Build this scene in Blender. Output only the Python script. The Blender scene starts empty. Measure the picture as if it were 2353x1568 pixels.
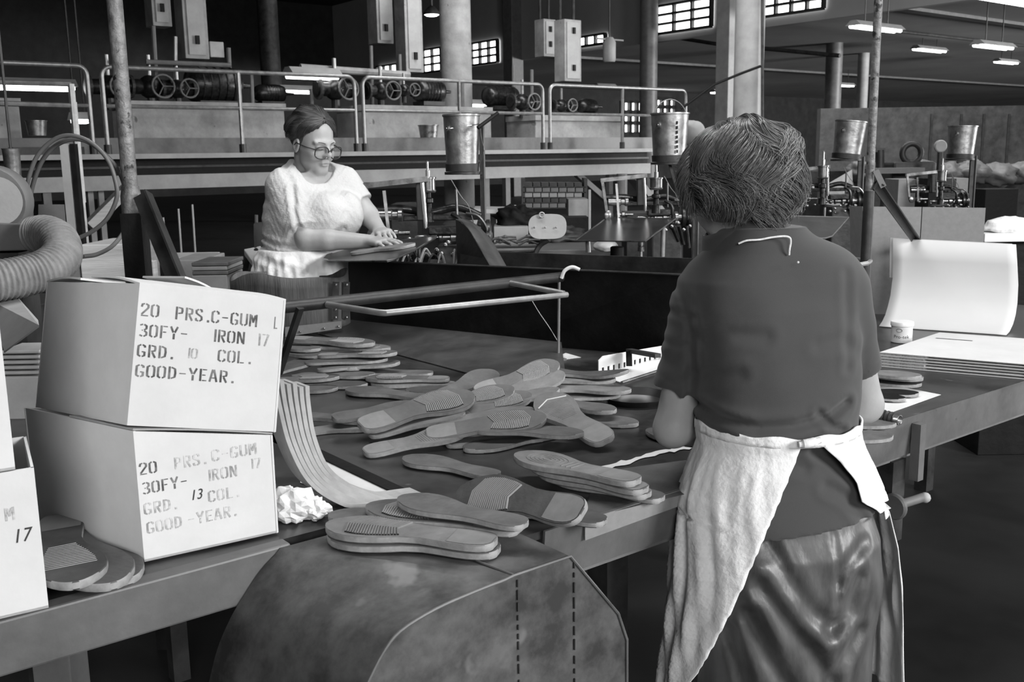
import bpy, bmesh, math, random
import numpy as np
from mathutils import Vector, Matrix, noise as mnoise
random.seed(7); np.random.seed(7)
SC = bpy.context.scene
COL = SC.collection
# ------------------------------------------------------------------ camera
FPX, PITCH, ROLL, CAMZ = 2300.0, math.radians(10.45), math.radians(0.9), 1.55
cam_d = bpy.data.cameras.new('camera'); cam = bpy.data.objects.new('camera', cam_d); COL.objects.link(cam)
cam_d.sensor_width = 36.0; cam_d.lens = FPX / 2353 * 36.0; cam_d.clip_start = .05; cam_d.clip_end = 400
_cp, _sp, _cr, _sr = math.cos(PITCH), math.sin(PITCH), math.cos(ROLL), math.sin(ROLL)
_fw = Vector((0, _cp, -_sp)); _x0 = Vector((1, 0, 0)); _y0 = Vector((0, _sp, _cp))
_cx = _x0 * _cr - _y0 * _sr; _cy = _x0 * _sr + _y0 * _cr
_m = Matrix(((_cx.x, _cy.x, -_fw.x, 0), (_cx.y, _cy.y, -_fw.y, 0), (_cx.z, _cy.z, -_fw.z, CAMZ), (0, 0, 0, 1)))
cam.matrix_world = _m
cam_d.dof.use_dof = True; cam_d.dof.focus_distance = 2.3; cam_d.dof.aperture_fstop = 14.0
SC.camera = cam
# ------------------------------------------------------------------ world, light, exposure
wd = bpy.data.worlds.new('world'); SC.world = wd; wd.use_nodes = True
wd.node_tree.nodes['Background'].inputs[0].default_value = (1, 1, 1, 1)
wd.node_tree.nodes['Background'].inputs[1].default_value = .012
SC.view_settings.view_transform = 'Standard'; SC.view_settings.look = 'None'
SC.view_settings.exposure = 0.0; SC.view_settings.gamma = 1.0; SC.view_settings.use_curve_mapping = False
def area(name, loc, target, sx, sy, power, spread=180):
    l = bpy.data.lights.new(name, 'AREA'); l.shape = 'RECTANGLE'; l.size = sx; l.size_y = sy; l.energy = power
    l.spread = math.radians(spread)
    o = bpy.data.objects.new(name, l); COL.objects.link(o); o.location = loc
    o.rotation_euler = (Vector(target) - Vector(loc)).to_track_quat('-Z', 'Y').to_euler(); return o
area('window_daylight', (8.5, -3.0, 4.4), (.6, 2.4, .9), 3.6, 2.6, 1250)        # key light added for assumed, unseen windows behind the photographer; none is built
area('front_windows', (1.0, -7.6, 4.0), (.4, 2.4, .9), 3.6, 2.2, 480)            # weaker fill light added behind the photographer
area('bench_ceiling_lamps', (.8, 3.4, 4.6), (.8, 3.2, 0), 4.5, .5, 170)        # unseen light added over the bench as an assumed fluorescent row
area('gangway_lamps', (4.0, 13.5, 7.5), (6.5, 16.5, 1.8), 14, 1.0, 1150)         # unseen light added above the gangway to brighten it
area('hall_daylight', (44.0, 17.0, 2.2), (33, 38, 5.6), 14, 3.5, 24000)            # unseen lamp added past the right edge to brighten the low roof
# ------------------------------------------------------------------ placing helpers: photo pixel -> a point on a real plane
AN = math.radians(38)
UX = np.array([math.cos(AN), math.sin(AN), 0.]); VX = np.array([-math.sin(AN), math.cos(AN), 0.])
def _ray(px, py):
    x = (px - 1176.5) / FPX; y = -(py - 784) / FPX
    x2 = _cr * x + _sr * y; y2 = -_sr * x + _cr * y
    return np.array([x2, _cp + _sp * y2, -_sp + _cp * y2])
C0 = np.array([0, 0, CAMZ])
def onz(px, py, z=.88): r = _ray(px, py); return C0 + r * ((z - CAMZ) / r[2])
def aty(px, py, Y): r = _ray(px, py); return C0 + r * (Y / r[1])
def onv(px, py, v): r = _ray(px, py); return C0 + r * (v / (r @ VX))
def onu(px, py, u): r = _ray(px, py); return C0 + r * (u / (r @ UX))
def W(u, v, z): return u * UX + v * VX + np.array([0, 0, z])
def uv(p): return float(np.dot(p, UX)), float(np.dot(p, VX))
# ------------------------------------------------------------------ materials
def mat(name, g, rough=.6, metal=0., noise=None, bump=None, coord='Object', stretch=None, emit=None, spec=None, sheen=0, contrast=None, spots=None):
    m = bpy.data.materials.new(name); m.use_nodes = True; nt = m.node_tree; N = nt.nodes; L = nt.links
    b = N['Principled BSDF']; b.inputs['Base Color'].default_value = (g, g, g, 1)
    b.inputs['Roughness'].default_value = rough; b.inputs['Metallic'].default_value = metal
    if spec is not None: b.inputs['Specular IOR Level'].default_value = spec
    if sheen: b.inputs['Sheen Weight'].default_value = sheen
    if emit:
        b.inputs['Emission Color'].default_value = (1, 1, 1, 1); b.inputs['Emission Strength'].default_value = emit
    if noise or bump:
        tc = N.new('ShaderNodeTexCoord'); mp = N.new('ShaderNodeMapping'); L.new(tc.outputs[coord], mp.inputs[0])
        if stretch: mp.inputs['Scale'].default_value = stretch
    if noise:
        n = N.new('ShaderNodeTexNoise'); n.inputs['Scale'].default_value = noise[0]; n.inputs['Detail'].default_value = 6
        n.inputs['Roughness'].default_value = .65; L.new(mp.outputs[0], n.inputs[0])
        r = N.new('ShaderNodeValToRGB'); L.new(n.outputs[0], r.inputs[0])
        lo, hi = max(0, g * (1 - noise[1])), min(1, g * (1 + noise[1]))
        a0, a1 = contrast or (.3, .7)
        r.color_ramp.elements[0].position = a0; r.color_ramp.elements[1].position = a1
        r.color_ramp.elements[0].color = (lo, lo, lo, 1); r.color_ramp.elements[1].color = (hi, hi, hi, 1)
        out = r.outputs[0]
        if spots:                                   # (scale, threshold, value): sparse stains or rust spots
            n2 = N.new('ShaderNodeTexNoise'); n2.inputs['Scale'].default_value = spots[0]; n2.inputs['Detail'].default_value = 4
            L.new(mp.outputs[0], n2.inputs[0])
            r2 = N.new('ShaderNodeValToRGB'); L.new(n2.outputs[0], r2.inputs[0])
            r2.color_ramp.elements[0].position = spots[1]; r2.color_ramp.elements[1].position = spots[1] + .05
            mx = N.new('ShaderNodeMixRGB'); L.new(r2.outputs[0], mx.inputs[0]); L.new(out, mx.inputs[1])
            mx.inputs[2].default_value = (spots[2],) * 3 + (1,); out = mx.outputs[0]
        L.new(out, b.inputs['Base Color'])
        r3 = N.new('ShaderNodeMapRange'); L.new(n.outputs[0], r3.inputs[0])
        r3.inputs[3].default_value = max(.05, rough - .12); r3.inputs[4].default_value = min(1, rough + .12)
        L.new(r3.outputs[0], b.inputs['Roughness'])
    if bump:
        n = N.new('ShaderNodeTexNoise'); n.inputs['Scale'].default_value = bump[0]; n.inputs['Detail'].default_value = 5
        L.new(mp.outputs[0], n.inputs[0])
        bp = N.new('ShaderNodeBump'); bp.inputs['Strength'].default_value = bump[1]; bp.inputs['Distance'].default_value = bump[2] if len(bump) > 2 else .01
        L.new(n.outputs[0], bp.inputs['Height']); L.new(bp.outputs[0], b.inputs['Normal'])
    return m
M = dict(
 black=mat('black_paint', .007, .6, 0, (9, .5), (30, .2), spec=.2), dark=mat('dark_steel', .035, .5, .3, (7, .6), (25, .2)),
 grey=mat('grey_paint', .13, .5, 0, (6, .25), (30, .1)), lightgrey=mat('light_grey_paint', .33, .55, 0, (3, .18), (40, .1)),
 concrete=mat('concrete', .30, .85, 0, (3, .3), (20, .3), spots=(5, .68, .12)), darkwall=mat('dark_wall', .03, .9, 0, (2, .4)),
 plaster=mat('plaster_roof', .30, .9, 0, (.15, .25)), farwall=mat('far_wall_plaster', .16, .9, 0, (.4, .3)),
 floor=mat('oily_floor', .011, .6, 0, (2.2, .5), (6, .25), spots=(7, .72, .015)),
 rail=mat('galvanised_pipe', .30, .4, .6, (12, .3)), steel=mat('bright_steel', .62, .25, .95, (8, .2)),
 bucket=mat('galvanised_bucket', .31, .42, .85, (14, .45), (40, .15), spots=(9, .66, .08)),
 machine=mat('oily_iron', .035, .32, .7, (20, .6), (40, .2)), brass=mat('worn_machined_metal', .24, .3, .9, (18, .4)),
 rust=mat('rusty_pipe_paint', .16, .5, .2, (28, .55), (60, .4), spots=(35, .62, .03)),
 bench=mat('bench_sheet_metal', .055, .33, .35, (5, .5), (8, .12), contrast=(.38, .64), spots=(14, .70, .16)),
 benchrim=mat('bench_edge_paint', .11, .5, .1, (6, .3), (25, .15), spots=(22, .72, .05)),
 hood=mat('scuffed_hood_metal', .085, .42, .25, (9, .5), (12, .15), contrast=(.38, .64), spots=(7, .63, .17)),
 plate=mat('worn_dark_plate', .07, .42, .3, (6, .4), (20, .2)),
 card=mat('white_cardboard', .60, .8, 0, (9, .06), (60, .05)), kraft=mat('grey_cardboard', .30, .85, 0, (14, .12)),
 cardedge=mat('corrugated_edge', .30, .9, 0, (90, .6)), ink=mat('stencil_ink', .13, .8, 0, (45, .55), contrast=(.4, .62)),
 fade=mat('faded_stencil_ink', .40, .8, 0, (50, .4), contrast=(.4, .6)), pen=mat('marker_ink', .03, .6),
 rubber=mat('rubber_sole', .10, .62, 0, (18, .3), (90, .12)), rubber2=mat('worn_rubber_sole', .06, .66, 0, (16, .35), (80, .15)),
 rubber3=mat('pale_rubber_sole', .155, .6, 0, (16, .28), (80, .12)), ribs=mat('sole_tread_rubber', .24, .55), insert=mat('sole_heel_rubber', .20, .5, 0, (30, .15)),
 soleedge=mat('cut_sole_edge', .27, .65, 0, (60, .25)),
 traysteel=mat('polished_tray_steel', .16, .3, .95),
 paper=mat('white_paper', .62, .85, 0, (8, .06), (18, .3)), wood=mat('pale_wood', .5, .8, 0, (3, .22), (20, .2), stretch=(1, 1, 12)),
 barrel=mat('stained_barrel_wood', .055, .6, 0, (4, .7), (30, .25), stretch=(6, 6, .6)), strip=mat('rubber_strip_stock', .36, .6, 0, (20, .2)),
 white=mat('white_enamel', .75, .35, 0, (12, .05)), duct=mat('duct_cloth', .17, .7, 0, (20, .35), (60, .3)), hose=mat('rubber_hose', .1, .45),
skin=mat('skin', .33, .5, 0, (16, .06), (120, .06)), shirtdark=mat('dark_knit_shirt', .045, .85, 0, (60, .1), (900, .12, .002), sheen=.15),
 shirtwhite=mat('white_knit_blouse', .48, .85, 0, (20, .04), (110, .5, .006)), apron=mat('white_cotton_apron', .80, .8, 0, (10, .05), (24, .42, .02)),
 satin=mat('shiny_dark_skirt', .075, .42, .05, (14, .4), (30, .25, .006), stretch=(1.4, 1.4, .5)), hair=mat('wavy_hair', .13, .33, 0, (30, .35)), hair2=mat('dark_grey_hair', .045, .38, 0, (30, .3)),
 frame=mat('spectacle_frame', .03, .3), shoe=mat('black_shoe_leather', .02, .4), iris=mat('dark_iris', .03, .2), lens=mat('spectacle_lens', .9, .03),
 lamp=mat('lamp_glow', .9, .5, emit=7.), glassy=mat('window_daylight_pane', .9, .5, emit=4.), boardmat=mat('fibreboard', .21, .85, 0, (50, .1)),
 boardlight=mat('smooth_card_sheet', .50, .75, 0, (4, .03)), litgrey=mat('carton_top', .60, .8, 0, (7, .07)),
)
_b = M['lens'].node_tree.nodes['Principled BSDF']; _b.inputs['Alpha'].default_value = .12; _b.inputs['Transmission Weight'].default_value = 1.0; _b.inputs['IOR'].default_value = 1.08
_b = M['skin'].node_tree.nodes['Principled BSDF']; _b.inputs['Subsurface Weight'].default_value = .12; _b.inputs['Subsurface Radius'].default_value = (.006, .006, .006)
# ------------------------------------------------------------------ object helpers
def tag(o, label=None, cat=None, group=None, kind=None):
    if label: o['label'] = label
    if cat: o['category'] = cat
    if group: o['group'] = group
    if kind: o['kind'] = kind
    return o
def thing(name, loc, label, cat, group=None, rz=0):
    o = bpy.data.objects.new(name, None); COL.objects.link(o); o.location = Vector([float(c) for c in loc]); o.rotation_euler = (0, 0, rz)
    o.empty_display_size = .05
    return tag(o, label, cat, group)
def wm(o):
    m = o.matrix_basis.copy(); p = o.parent
    while p: m = p.matrix_basis @ m; p = p.parent
    return m
class MB:
    """collects geometry in world coordinates; build() links it as one object"""
    def __init__(s): s.v = []; s.f = []
    def add(s, vs, fs):
        k = len(s.v); s.v += [tuple(float(c) for c in p) for p in vs]; s.f += [tuple(i + k for i in f) for f in fs]; return s
    def hexa(s, p):   # 8 points: bottom 4 ccw, top 4 ccw
        return s.add(p, [(3, 2, 1, 0), (4, 5, 6, 7), (0, 1, 5, 4), (1, 2, 6, 5), (2, 3, 7, 6), (3, 0, 4, 7)])
    def ubox(s, u0, u1, v0, v1, z0, z1):
        return s.hexa([W(u0, v0, z0), W(u1, v0, z0), W(u1, v1, z0), W(u0, v1, z0), W(u0, v0, z1), W(u1, v0, z1), W(u1, v1, z1), W(u0, v1, z1)])
    def box(s, c, ax, ay, az):   # centre and three half vectors
        c, ax, ay, az = map(np.array, (c, ax, ay, az))
        return s.hexa([c - ax - ay - az, c + ax - ay - az, c + ax + ay - az, c - ax + ay - az, c - ax - ay + az, c + ax - ay + az, c + ax + ay + az, c - ax + ay + az])
    def beam(s, a, b, w, h, up=(0, 0, 1)):
        a, b = np.array(a, float), np.array(b, float); d = b - a; L = np.linalg.norm(d); d /= L
        up = np.array(up, float); sd = np.cross(d, up); sd /= (np.linalg.norm(sd) + 1e-9); u2 = np.cross(sd, d)
        return s.box((a + b) / 2, d * L / 2, sd * w / 2, u2 * h / 2)
    def tube(s, pts, r, n=10, cap=True, closed=False):
        P = [np.array(p, float) for p in pts]; m = len(P); R = r if hasattr(r, '__len__') else [r] * m
        T = []
        for i in range(m):
            a = P[(i - 1) % m] if (i > 0 or closed) else P[i]; b = P[(i + 1) % m] if (i < m - 1 or closed) else P[i]
            t = b - a; T.append(t / (np.linalg.norm(t) + 1e-9))
        nrm = np.cross(T[0], [0, 0, 1.]);
        if np.linalg.norm(nrm) < .1: nrm = np.cross(T[0], [1., 0, 0])
        nrm /= np.linalg.norm(nrm); vs = []
        for i in range(m):
            nrm = nrm - T[i] * (nrm @ T[i]); nrm /= (np.linalg.norm(nrm) + 1e-9); bn = np.cross(T[i], nrm)
            for k in range(n):
                a = 2 * math.pi * k / n; vs.append(P[i] + R[i] * (math.cos(a) * nrm + math.sin(a) * bn))
        fs = []
        for i in range(m if closed else m - 1):
            j = (i + 1) % m
            for k in range(n):
                k2 = (k + 1) % n; fs.append((i * n + k, i * n + k2, j * n + k2, j * n + k))
        if cap and not closed: fs += [tuple(range(n - 1, -1, -1)), tuple((m - 1) * n + k for k in range(n))]
        return s.add(vs, fs)
    def cyl(s, a, b, r, n=20, r2=None): return s.tube([a, b], [r, r if r2 is None else r2], n)
    def lathe(s, o, prof, n=32, axis=(0, 0, 1), caps=True):   # prof: (r, h) pairs along the axis
        o = np.array(o, float); ax = np.array(axis, float); ax /= np.linalg.norm(ax)
        e1 = np.cross(ax, [0, 1., 0]);
        if np.linalg.norm(e1) < .1: e1 = np.cross(ax, [1., 0, 0])
        e1 /= np.linalg.norm(e1); e2 = np.cross(ax, e1); vs = []
        for r, h in prof:
            for k in range(n):
                a = 2 * math.pi * k / n; vs.append(o + ax * h + r * (math.cos(a) * e1 + math.sin(a) * e2))
        fs = [(i * n + k, i * n + (k + 1) % n, (i + 1) * n + (k + 1) % n, (i + 1) * n + k) for i in range(len(prof) - 1) for k in range(n)]
        if caps:
            if prof[0][0] > 1e-4: fs.append(tuple(range(n - 1, -1, -1)))
            if prof[-1][0] > 1e-4: fs.append(tuple((len(prof) - 1) * n + k for k in range(n)))
        return s.add(vs, fs)
    def prism(s, poly, d):   # closed polygon of 3d points, extruded by vector d
        n = len(poly); P = [np.array(p, float) for p in poly]; d = np.array(d, float)
        fs = [tuple(range(n - 1, -1, -1)), tuple(range(n, 2 * n))] + [(k, (k + 1) % n, n + (k + 1) % n, n + k) for k in range(n)]
        return s.add(P + [p + d for p in P], fs)
    def sphere(s, c, r, n=12, sc=(1, 1, 1)):
        c = np.array(c, float); vs = []; fs = []; m = n // 2
        for i in range(m + 1):
            t = math.pi * i / m
            for k in range(n):
                a = 2 * math.pi * k / n; vs.append(c + r * np.array([sc[0] * math.sin(t) * math.cos(a), sc[1] * math.sin(t) * math.sin(a), sc[2] * math.cos(t)]))
        for i in range(m):
            for k in range(n): fs.append((i * n + k, (i + 1) * n + k, (i + 1) * n + (k + 1) % n, i * n + (k + 1) % n))
        return s.add(vs, fs)
    def grid(s, G):   # 2-d list of points -> surface
        h, w = len(G), len(G[0]); vs = [p for row in G for p in row]
        return s.add(vs, [(i * w + j, i * w + j + 1, (i + 1) * w + j + 1, (i + 1) * w + j) for i in range(h - 1) for j in range(w - 1)])
    def build(s, name, m, parent=None, label=None, smooth=False, solid=0, bevel=0, kind=None, subd=0, local=False, cat=None, group=None):
        me = bpy.data.meshes.new(name)
        V = np.array(s.v, float).reshape(-1, 3)
        loc = Vector((0, 0, 0))
        if parent is None and not local and len(V):
            loc = Vector(((V[:, 0].min() + V[:, 0].max()) / 2, (V[:, 1].min() + V[:, 1].max()) / 2, V[:, 2].min()))
            V = V - np.array(loc)
        if parent is not None and not local:
            inv = np.array(wm(parent).inverted()); V = V @ inv[:3, :3].T + inv[:3, 3]
        me.from_pydata([tuple(v) for v in V], [], s.f); me.update()
        me.materials.append(M[m] if isinstance(m, str) else m)
        bm = bmesh.new(); bm.from_mesh(me); bmesh.ops.remove_doubles(bm, verts=bm.verts, dist=1e-6)
        bmesh.ops.recalc_face_normals(bm, faces=bm.faces); bm.to_mesh(me); bm.free()
        if smooth:
            me.polygons.foreach_set('use_smooth', [True] * len(me.polygons))
            if smooth != 'all': me.set_sharp_from_angle(angle=math.radians(38))
        o = bpy.data.objects.new(name, me); COL.objects.link(o); o.location = loc
        if parent is not None: o.parent = parent
        if solid: md = o.modifiers.new('solid', 'SOLIDIFY'); md.thickness = solid; md.offset = 0
        if bevel: md = o.modifiers.new('bevel', 'BEVEL'); md.width = bevel; md.segments = 2; md.limit_method = 'ANGLE'
        if subd: md = o.modifiers.new('sub', 'SUBSURF'); md.levels = subd; md.render_levels = subd
        return tag(o, label, cat, group, kind)
def arc(c, r, a0, a1, n, e1, e2):
    c, e1, e2 = map(np.array, (c, e1, e2))
    return [c + r * (math.cos(a) * e1 + math.sin(a) * e2) for a in np.linspace(math.radians(a0), math.radians(a1), n)]
def spline(pts, n=8):
    P = [np.array(p, float) for p in pts]; P = [2 * P[0] - P[1]] + P + [2 * P[-1] - P[-2]]; out = []
    for i in range(1, len(P) - 2):
        for k in range(n):
            t = k / n; a, b, c, d = P[i - 1], P[i], P[i + 1], P[i + 2]
            out.append(.5 * ((2 * b) + (-a + c) * t + (2 * a - 5 * b + 4 * c - d) * t * t + (-a + 3 * b - 3 * c + d) * t ** 3))
    out.append(P[-2]); return out
def copy_tree(o, parent=None):
    c = o.copy(); COL.objects.link(c); c.parent = parent
    for ch in [x for x in bpy.data.objects if x.parent == o]: copy_tree(ch, c)
    return c
Z = np.array([0, 0, 1.])
# ================================================================== the building
MB().box((20, 30, -.05), (60, 0, 0), (0, 60, 0), (0, 0, .05)).build('floor', 'floor', kind='structure')
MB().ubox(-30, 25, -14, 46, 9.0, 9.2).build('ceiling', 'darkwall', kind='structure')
MB().ubox(25.25, 96, -30, 46, 5.45, 5.65).build('ceiling_low', 'plaster', kind='structure')
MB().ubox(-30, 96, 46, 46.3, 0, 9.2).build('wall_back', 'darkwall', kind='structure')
MB().ubox(96, 96.3, -30, 46, 0, 6.2).build('wall_right', 'farwall', kind='structure')
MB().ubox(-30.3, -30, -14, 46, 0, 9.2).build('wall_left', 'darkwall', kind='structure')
MB().ubox(-30, 25, -14.3, -14, 0, 9.2).build('wall_front', 'farwall', kind='structure')
# clerestory wall over the edge of the low roof, with its window openings framed on it
MB().ubox(25.0, 25.25, -14, 46, 5.2, 9.0).build('wall_clerestory', 'plaster', kind='structure')
wn = 0
def clere(x0, x1, yb, yt, nx, nz):
    global wn
    wn += 1
    a = onu(x0, yb, 24.9); b = onu(x1, yb, 24.9); t = onu((x0 + x1) / 2, yt, 24.9)
    va, vb = uv(a)[1], uv(b)[1]; z0, z1 = (a[2] + b[2]) / 2, t[2]
    f = MB(); w = .07
    for i in range(nx + 1): v = va + (vb - va) * i / nx; f.ubox(24.8, 24.95, v - w / 2, v + w / 2, z0, z1)
    for j in range(nz + 1): z = z0 + (z1 - z0) * j / nz; f.ubox(24.8, 24.95, min(va, vb), max(va, vb), z - w / 2, z + w / 2)
    fr = f.build('window_%d' % wn, 'dark', kind='structure')
    MB().ubox(24.93, 24.97, min(va, vb), max(va, vb), z0, z1).build('window_pane', 'glassy', fr)
clere(1510, 1635, 70, 5, 3, 3); clere(1750, 1893, 30, -40, 4, 3); clere(1067, 1145, 148, 97, 4, 3); clere(975, 1016, 165, 112, 2, 3)
clere(1328, 1392, 104, 82, 3, 1); clere(868, 915, 168, 150, 3, 1)
def backwin(x0, x1, yb, yt, nx, nz):
    global wn
    wn += 1
    a = onv(x0, yb, 45.9); b = onv(x1, yb, 45.9); z1 = onv(x0, yt, 45.9)[2]; z0 = a[2]; ua, ub = uv(a)[0], uv(b)[0]
    f = MB(); w = .22
    for i in range(nx + 1): u = ua + (ub - ua) * i / nx; f.ubox(u - w / 2, u + w / 2, 45.7, 45.95, z0, z1)
    for j in range(nz + 1): z = z0 + (z1 - z0) * j / nz; f.ubox(ua, ub, 45.7, 45.95, z - w / 2, z + w / 2)
    fr = f.build('window_%d' % wn, 'dark', kind='structure')
    MB().ubox(ua, ub, 45.93, 45.97, z0, z1).build('window_pane', 'glassy', fr)
backwin(1428, 1476, 308, 232, 3, 3); backwin(1503, 1548, 265, 226, 3, 2); backwin(1440, 1462, 438, 408, 1, 2)
# concrete columns
def column(x, Y, r, label, z1=9.0, m='concrete', sq=False):
    p = aty(x, 300, Y); t = thing('concrete_column', (p[0], p[1], 0), label, 'column', 'columns carrying the hall roof')
    if sq: MB().box((p[0], p[1], z1 / 2), UX * r, VX * r, (0, 0, z1 / 2)).build('shaft', m, t, bevel=.02)
    else: MB().lathe((p[0], p[1], 0), [(r * 1.15, 0), (r * 1.15, .25), (r, .3), (r, z1)], 36).build('shaft', m, t, smooth=True)
    return t
cm = column(1717, 20.5, .29, 'thick pale round concrete column right behind the standing woman\'s head', 9, 'lightgrey')
MB().tube([aty(1752, y, 20.2) for y in (-60, 150, 280)], .03, 8).build('conduit', 'dark', cm)
column(1052, 20.0, .30, 'pale round concrete column behind the gangway, left of the bright windows')
column(1489, 33, .28, 'mid grey round column left of the upper bright window', 9, 'grey')
column(1910, 38, .30, 'grey round column right of the second bright window', 6, 'grey')
column(1977, 42, .22, 'slim pale column farthest right behind the leaning pipe', 6, 'lightgrey')
column(1668, 30, .24, 'square pale pillar beside the thick column', 6, 'lightgrey', True)
column(630, 26, .25, 'dark narrow column in the unlit left part of the hall', 9, 'dark')
column(1182, 40, .28, 'distant grey pillar between the hanging cabinets', 9, 'grey', True)
column(1430, 19, .10, 'slim round post under the far end of the gangway', 1.2, 'grey')
# roof beams and pipes of the low bay
for k, (v0, zz) in enumerate(((31, 5.3), (16, 5.3))):
    MB().ubox(25.3, 90, v0 - .18, v0 + .18, 5.36, 5.45).build('trim_%d' % (k + 1), 'grey', kind='structure')
def pipe(pts, r, m, label, cat='pipe', name='ceiling_pipe', group=None):
    return tag(MB().tube(pts, r, 8).build(name, m, smooth=True), label, cat, group)
pipe([onu(x, y, 26) for x, y in ((1500, 78), (1690, 108), (1760, 112), (1930, 128))], .06, 'dark', 'thin dark pipe sagging under the bright upper window')
pipe([W(26, 8, 4.9), W(60, 8, 4.9)], .07, 'dark', 'dark pipe running under the low roof above the hooded lamp')
pipe([W(26, 11, 5.05), W(70, 11, 5.05)], .05, 'dark', 'thin pipe high under the low roof, top right')
pipe([W(26, 17, 5.0), W(70, 17, 5.0)], .05, 'dark', 'thin pipe under the low roof behind the thick column')
pipe([aty(1565, 250, 19.9), aty(1640, 195, 19.9), aty(1700, 170, 19.9), aty(1748, 152, 19.9)], .025, 'black', 'black cable strapped round the thick column', 'cable', 'cable')
# hanging fluorescent lamps
def lamp(px, py, Y, L=1.5, label='', rods=True):
    p = aty(px, py, Y); t = thing('fluorescent_lamp', p, label, 'lamp', 'fluorescent lamps hanging from the roof')
    c = np.array(p); a, b = c - UX * L / 2, c + UX * L / 2
    MB().prism([a - VX * .22 + Z * .02, a - VX * .08 + Z * .14, a + VX * .08 + Z * .14, a + VX * .22 + Z * .02], UX * L).build('hood', 'lightgrey', t)
    for s in (-1, 1): MB().cyl(a + VX * .09 * s + UX * .03, b + VX * .09 * s - UX * .03, .045, 10).build('tube', 'lamp', t)
    if rods:
        for q in (.25, .75):
            m_ = a + (b - a) * q; MB().cyl(m_ + Z * .14, (m_[0], m_[1], 5.45 if uv(c)[0] > 25 else 9), .015, 6).build('hanger', 'dark', t)
lamp(2013, 66, 26, 2.0, 'large hooded fluorescent lamp left of the leaning pipe, nearest of the hanging lamps')
lamp(2136, 116, 37, 1.9, 'small fluorescent lamp hanging between two larger ones')
lamp(2283, 108, 28, 1.8, 'fluorescent lamp hanging near the right edge')
lamp(2312, 144, 42, 1.6, 'smallest lamp, lowest near the right edge')
lamp(1668, 214, 45, 1.8, 'distant lamp glowing left of the thick column')
lamp(1938, 197, 50, 1.5, 'tiny distant lamp between two grey columns')
lamp(690, 211, 24, 1.1, 'lamp tube glowing above the seated machines behind the woman in white', False)
lamp(55, 201, 16, 1.5, 'long lamp tube glowing through the railing at the far left', False)
lamp(718, 176, 17, .9, 'lamp tube just under the handrail left of the double posts', False)
lamp(1085, 242, 26, .9, 'small lamp tube glowing above the near bucket', False)
lamp(1390, 200, 45, 1.1, 'tiny lamp near the slim grey column', False)
lamp(185, 278, 17, .3, 'short glowing lamp end left of the leaning pipe')
lamp(2330, 2, 17, 2.2, 'bright lamp cut by the top right corner')
p = aty(992, 34, 24); t = thing('pendant_lamp', p, 'round glowing pendant lamp above the hanging cabinets', 'lamp')
MB().lathe(p, [(.20, 0), (.19, .05), (.08, .17), (.03, .2), (.03, .5)], 24).build('shade', 'dark', t, smooth=True)
MB().lathe(p, [(.001, -.04), (.12, -.03), (.185, .01)], 24).build('diffuser', 'lamp', t, smooth=True)
MB().cyl(p + Z * .5, (p[0], p[1], 9), .015, 6).build('hanger', 'dark', t)
p = aty(1400, 120, 27); t = thing('hanging_heater', p, 'small cylindrical hanging unit in front of the low roof', 'heater')
MB().lathe(p - Z * .25, [(.14, 0), (.17, .05), (.17, .5), (.1, .62)], 20).build('drum', 'lightgrey', t, smooth=True)
MB().beam(p + Z * .32 - UX * .5, p + Z * .32 + UX * .5, .04, .04).build('cross_arm', 'grey', t)
MB().cyl(p + Z * .35, (p[0], p[1], 9), .02, 6).build('hanger', 'dark', t)
# ================================================================== gangway
DK = 1.66
gw = thing('gangway', W(6, 13.6, 0), 'raised steel gangway crossing the hall behind both women', 'walkway')
MB().ubox(-8, 16.2, 13.62, 16.05, DK - .06, DK).build('deck', 'grey', gw)
MB().ubox(-8, 16.2, 13.52, 13.6, DK - .065, DK + .0).build('deck_edge', 'lightgrey', gw, label='pale thin deck edge')
MB().ubox(-8, 14.8, 14.2, 14.28, DK, DK + .22).build('toe_board', 'grey', gw)
MB().ubox(-8, 14.2, 13.75, 13.95, 1.19, 1.38).build('beam', 'lightgrey', gw, label='pale lower beam')
MB().ubox(-8, 14.2, 13.85, 14.0, 1.38, 1.60).build('web_plate', 'black', gw)
MB().ubox(-8, 14.2, 13.8, 13.9, 1.47, 1.5).build('service_pipe', 'dark', gw)
for u_ in (3.3, 10.3, 10.75, 13.2):
    MB().ubox(u_ - .05, u_ + .05, 13.8, 13.9, 0, 1.19).build('leg', 'grey', gw)
for x, w_ in ((198, .07), (222, .07)):
    a = onv(x, 440, 14.2); MB().ubox(uv(a)[0] - w_ / 2, uv(a)[0] + w_ / 2, 14.0, 14.07, 0, 1.2).build('leg', 'lightgrey', gw)
MB().beam(onv(1405, 470, 13.9), onv(1325, 400, 13.9), .1, .1).build('brace', 'grey', gw)
MB().beam(onv(1520, 492, 13.8), onv(1455, 408, 13.8), .22, .12).build('brace', 'grey', gw)
MB().beam(onv(205, 520, 13.0), onv(295, 430, 13.0), .18, .12).build('brace', 'wood', gw, label='pale wooden brace')
RZ, MZ = 2.76, 2.27
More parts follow.
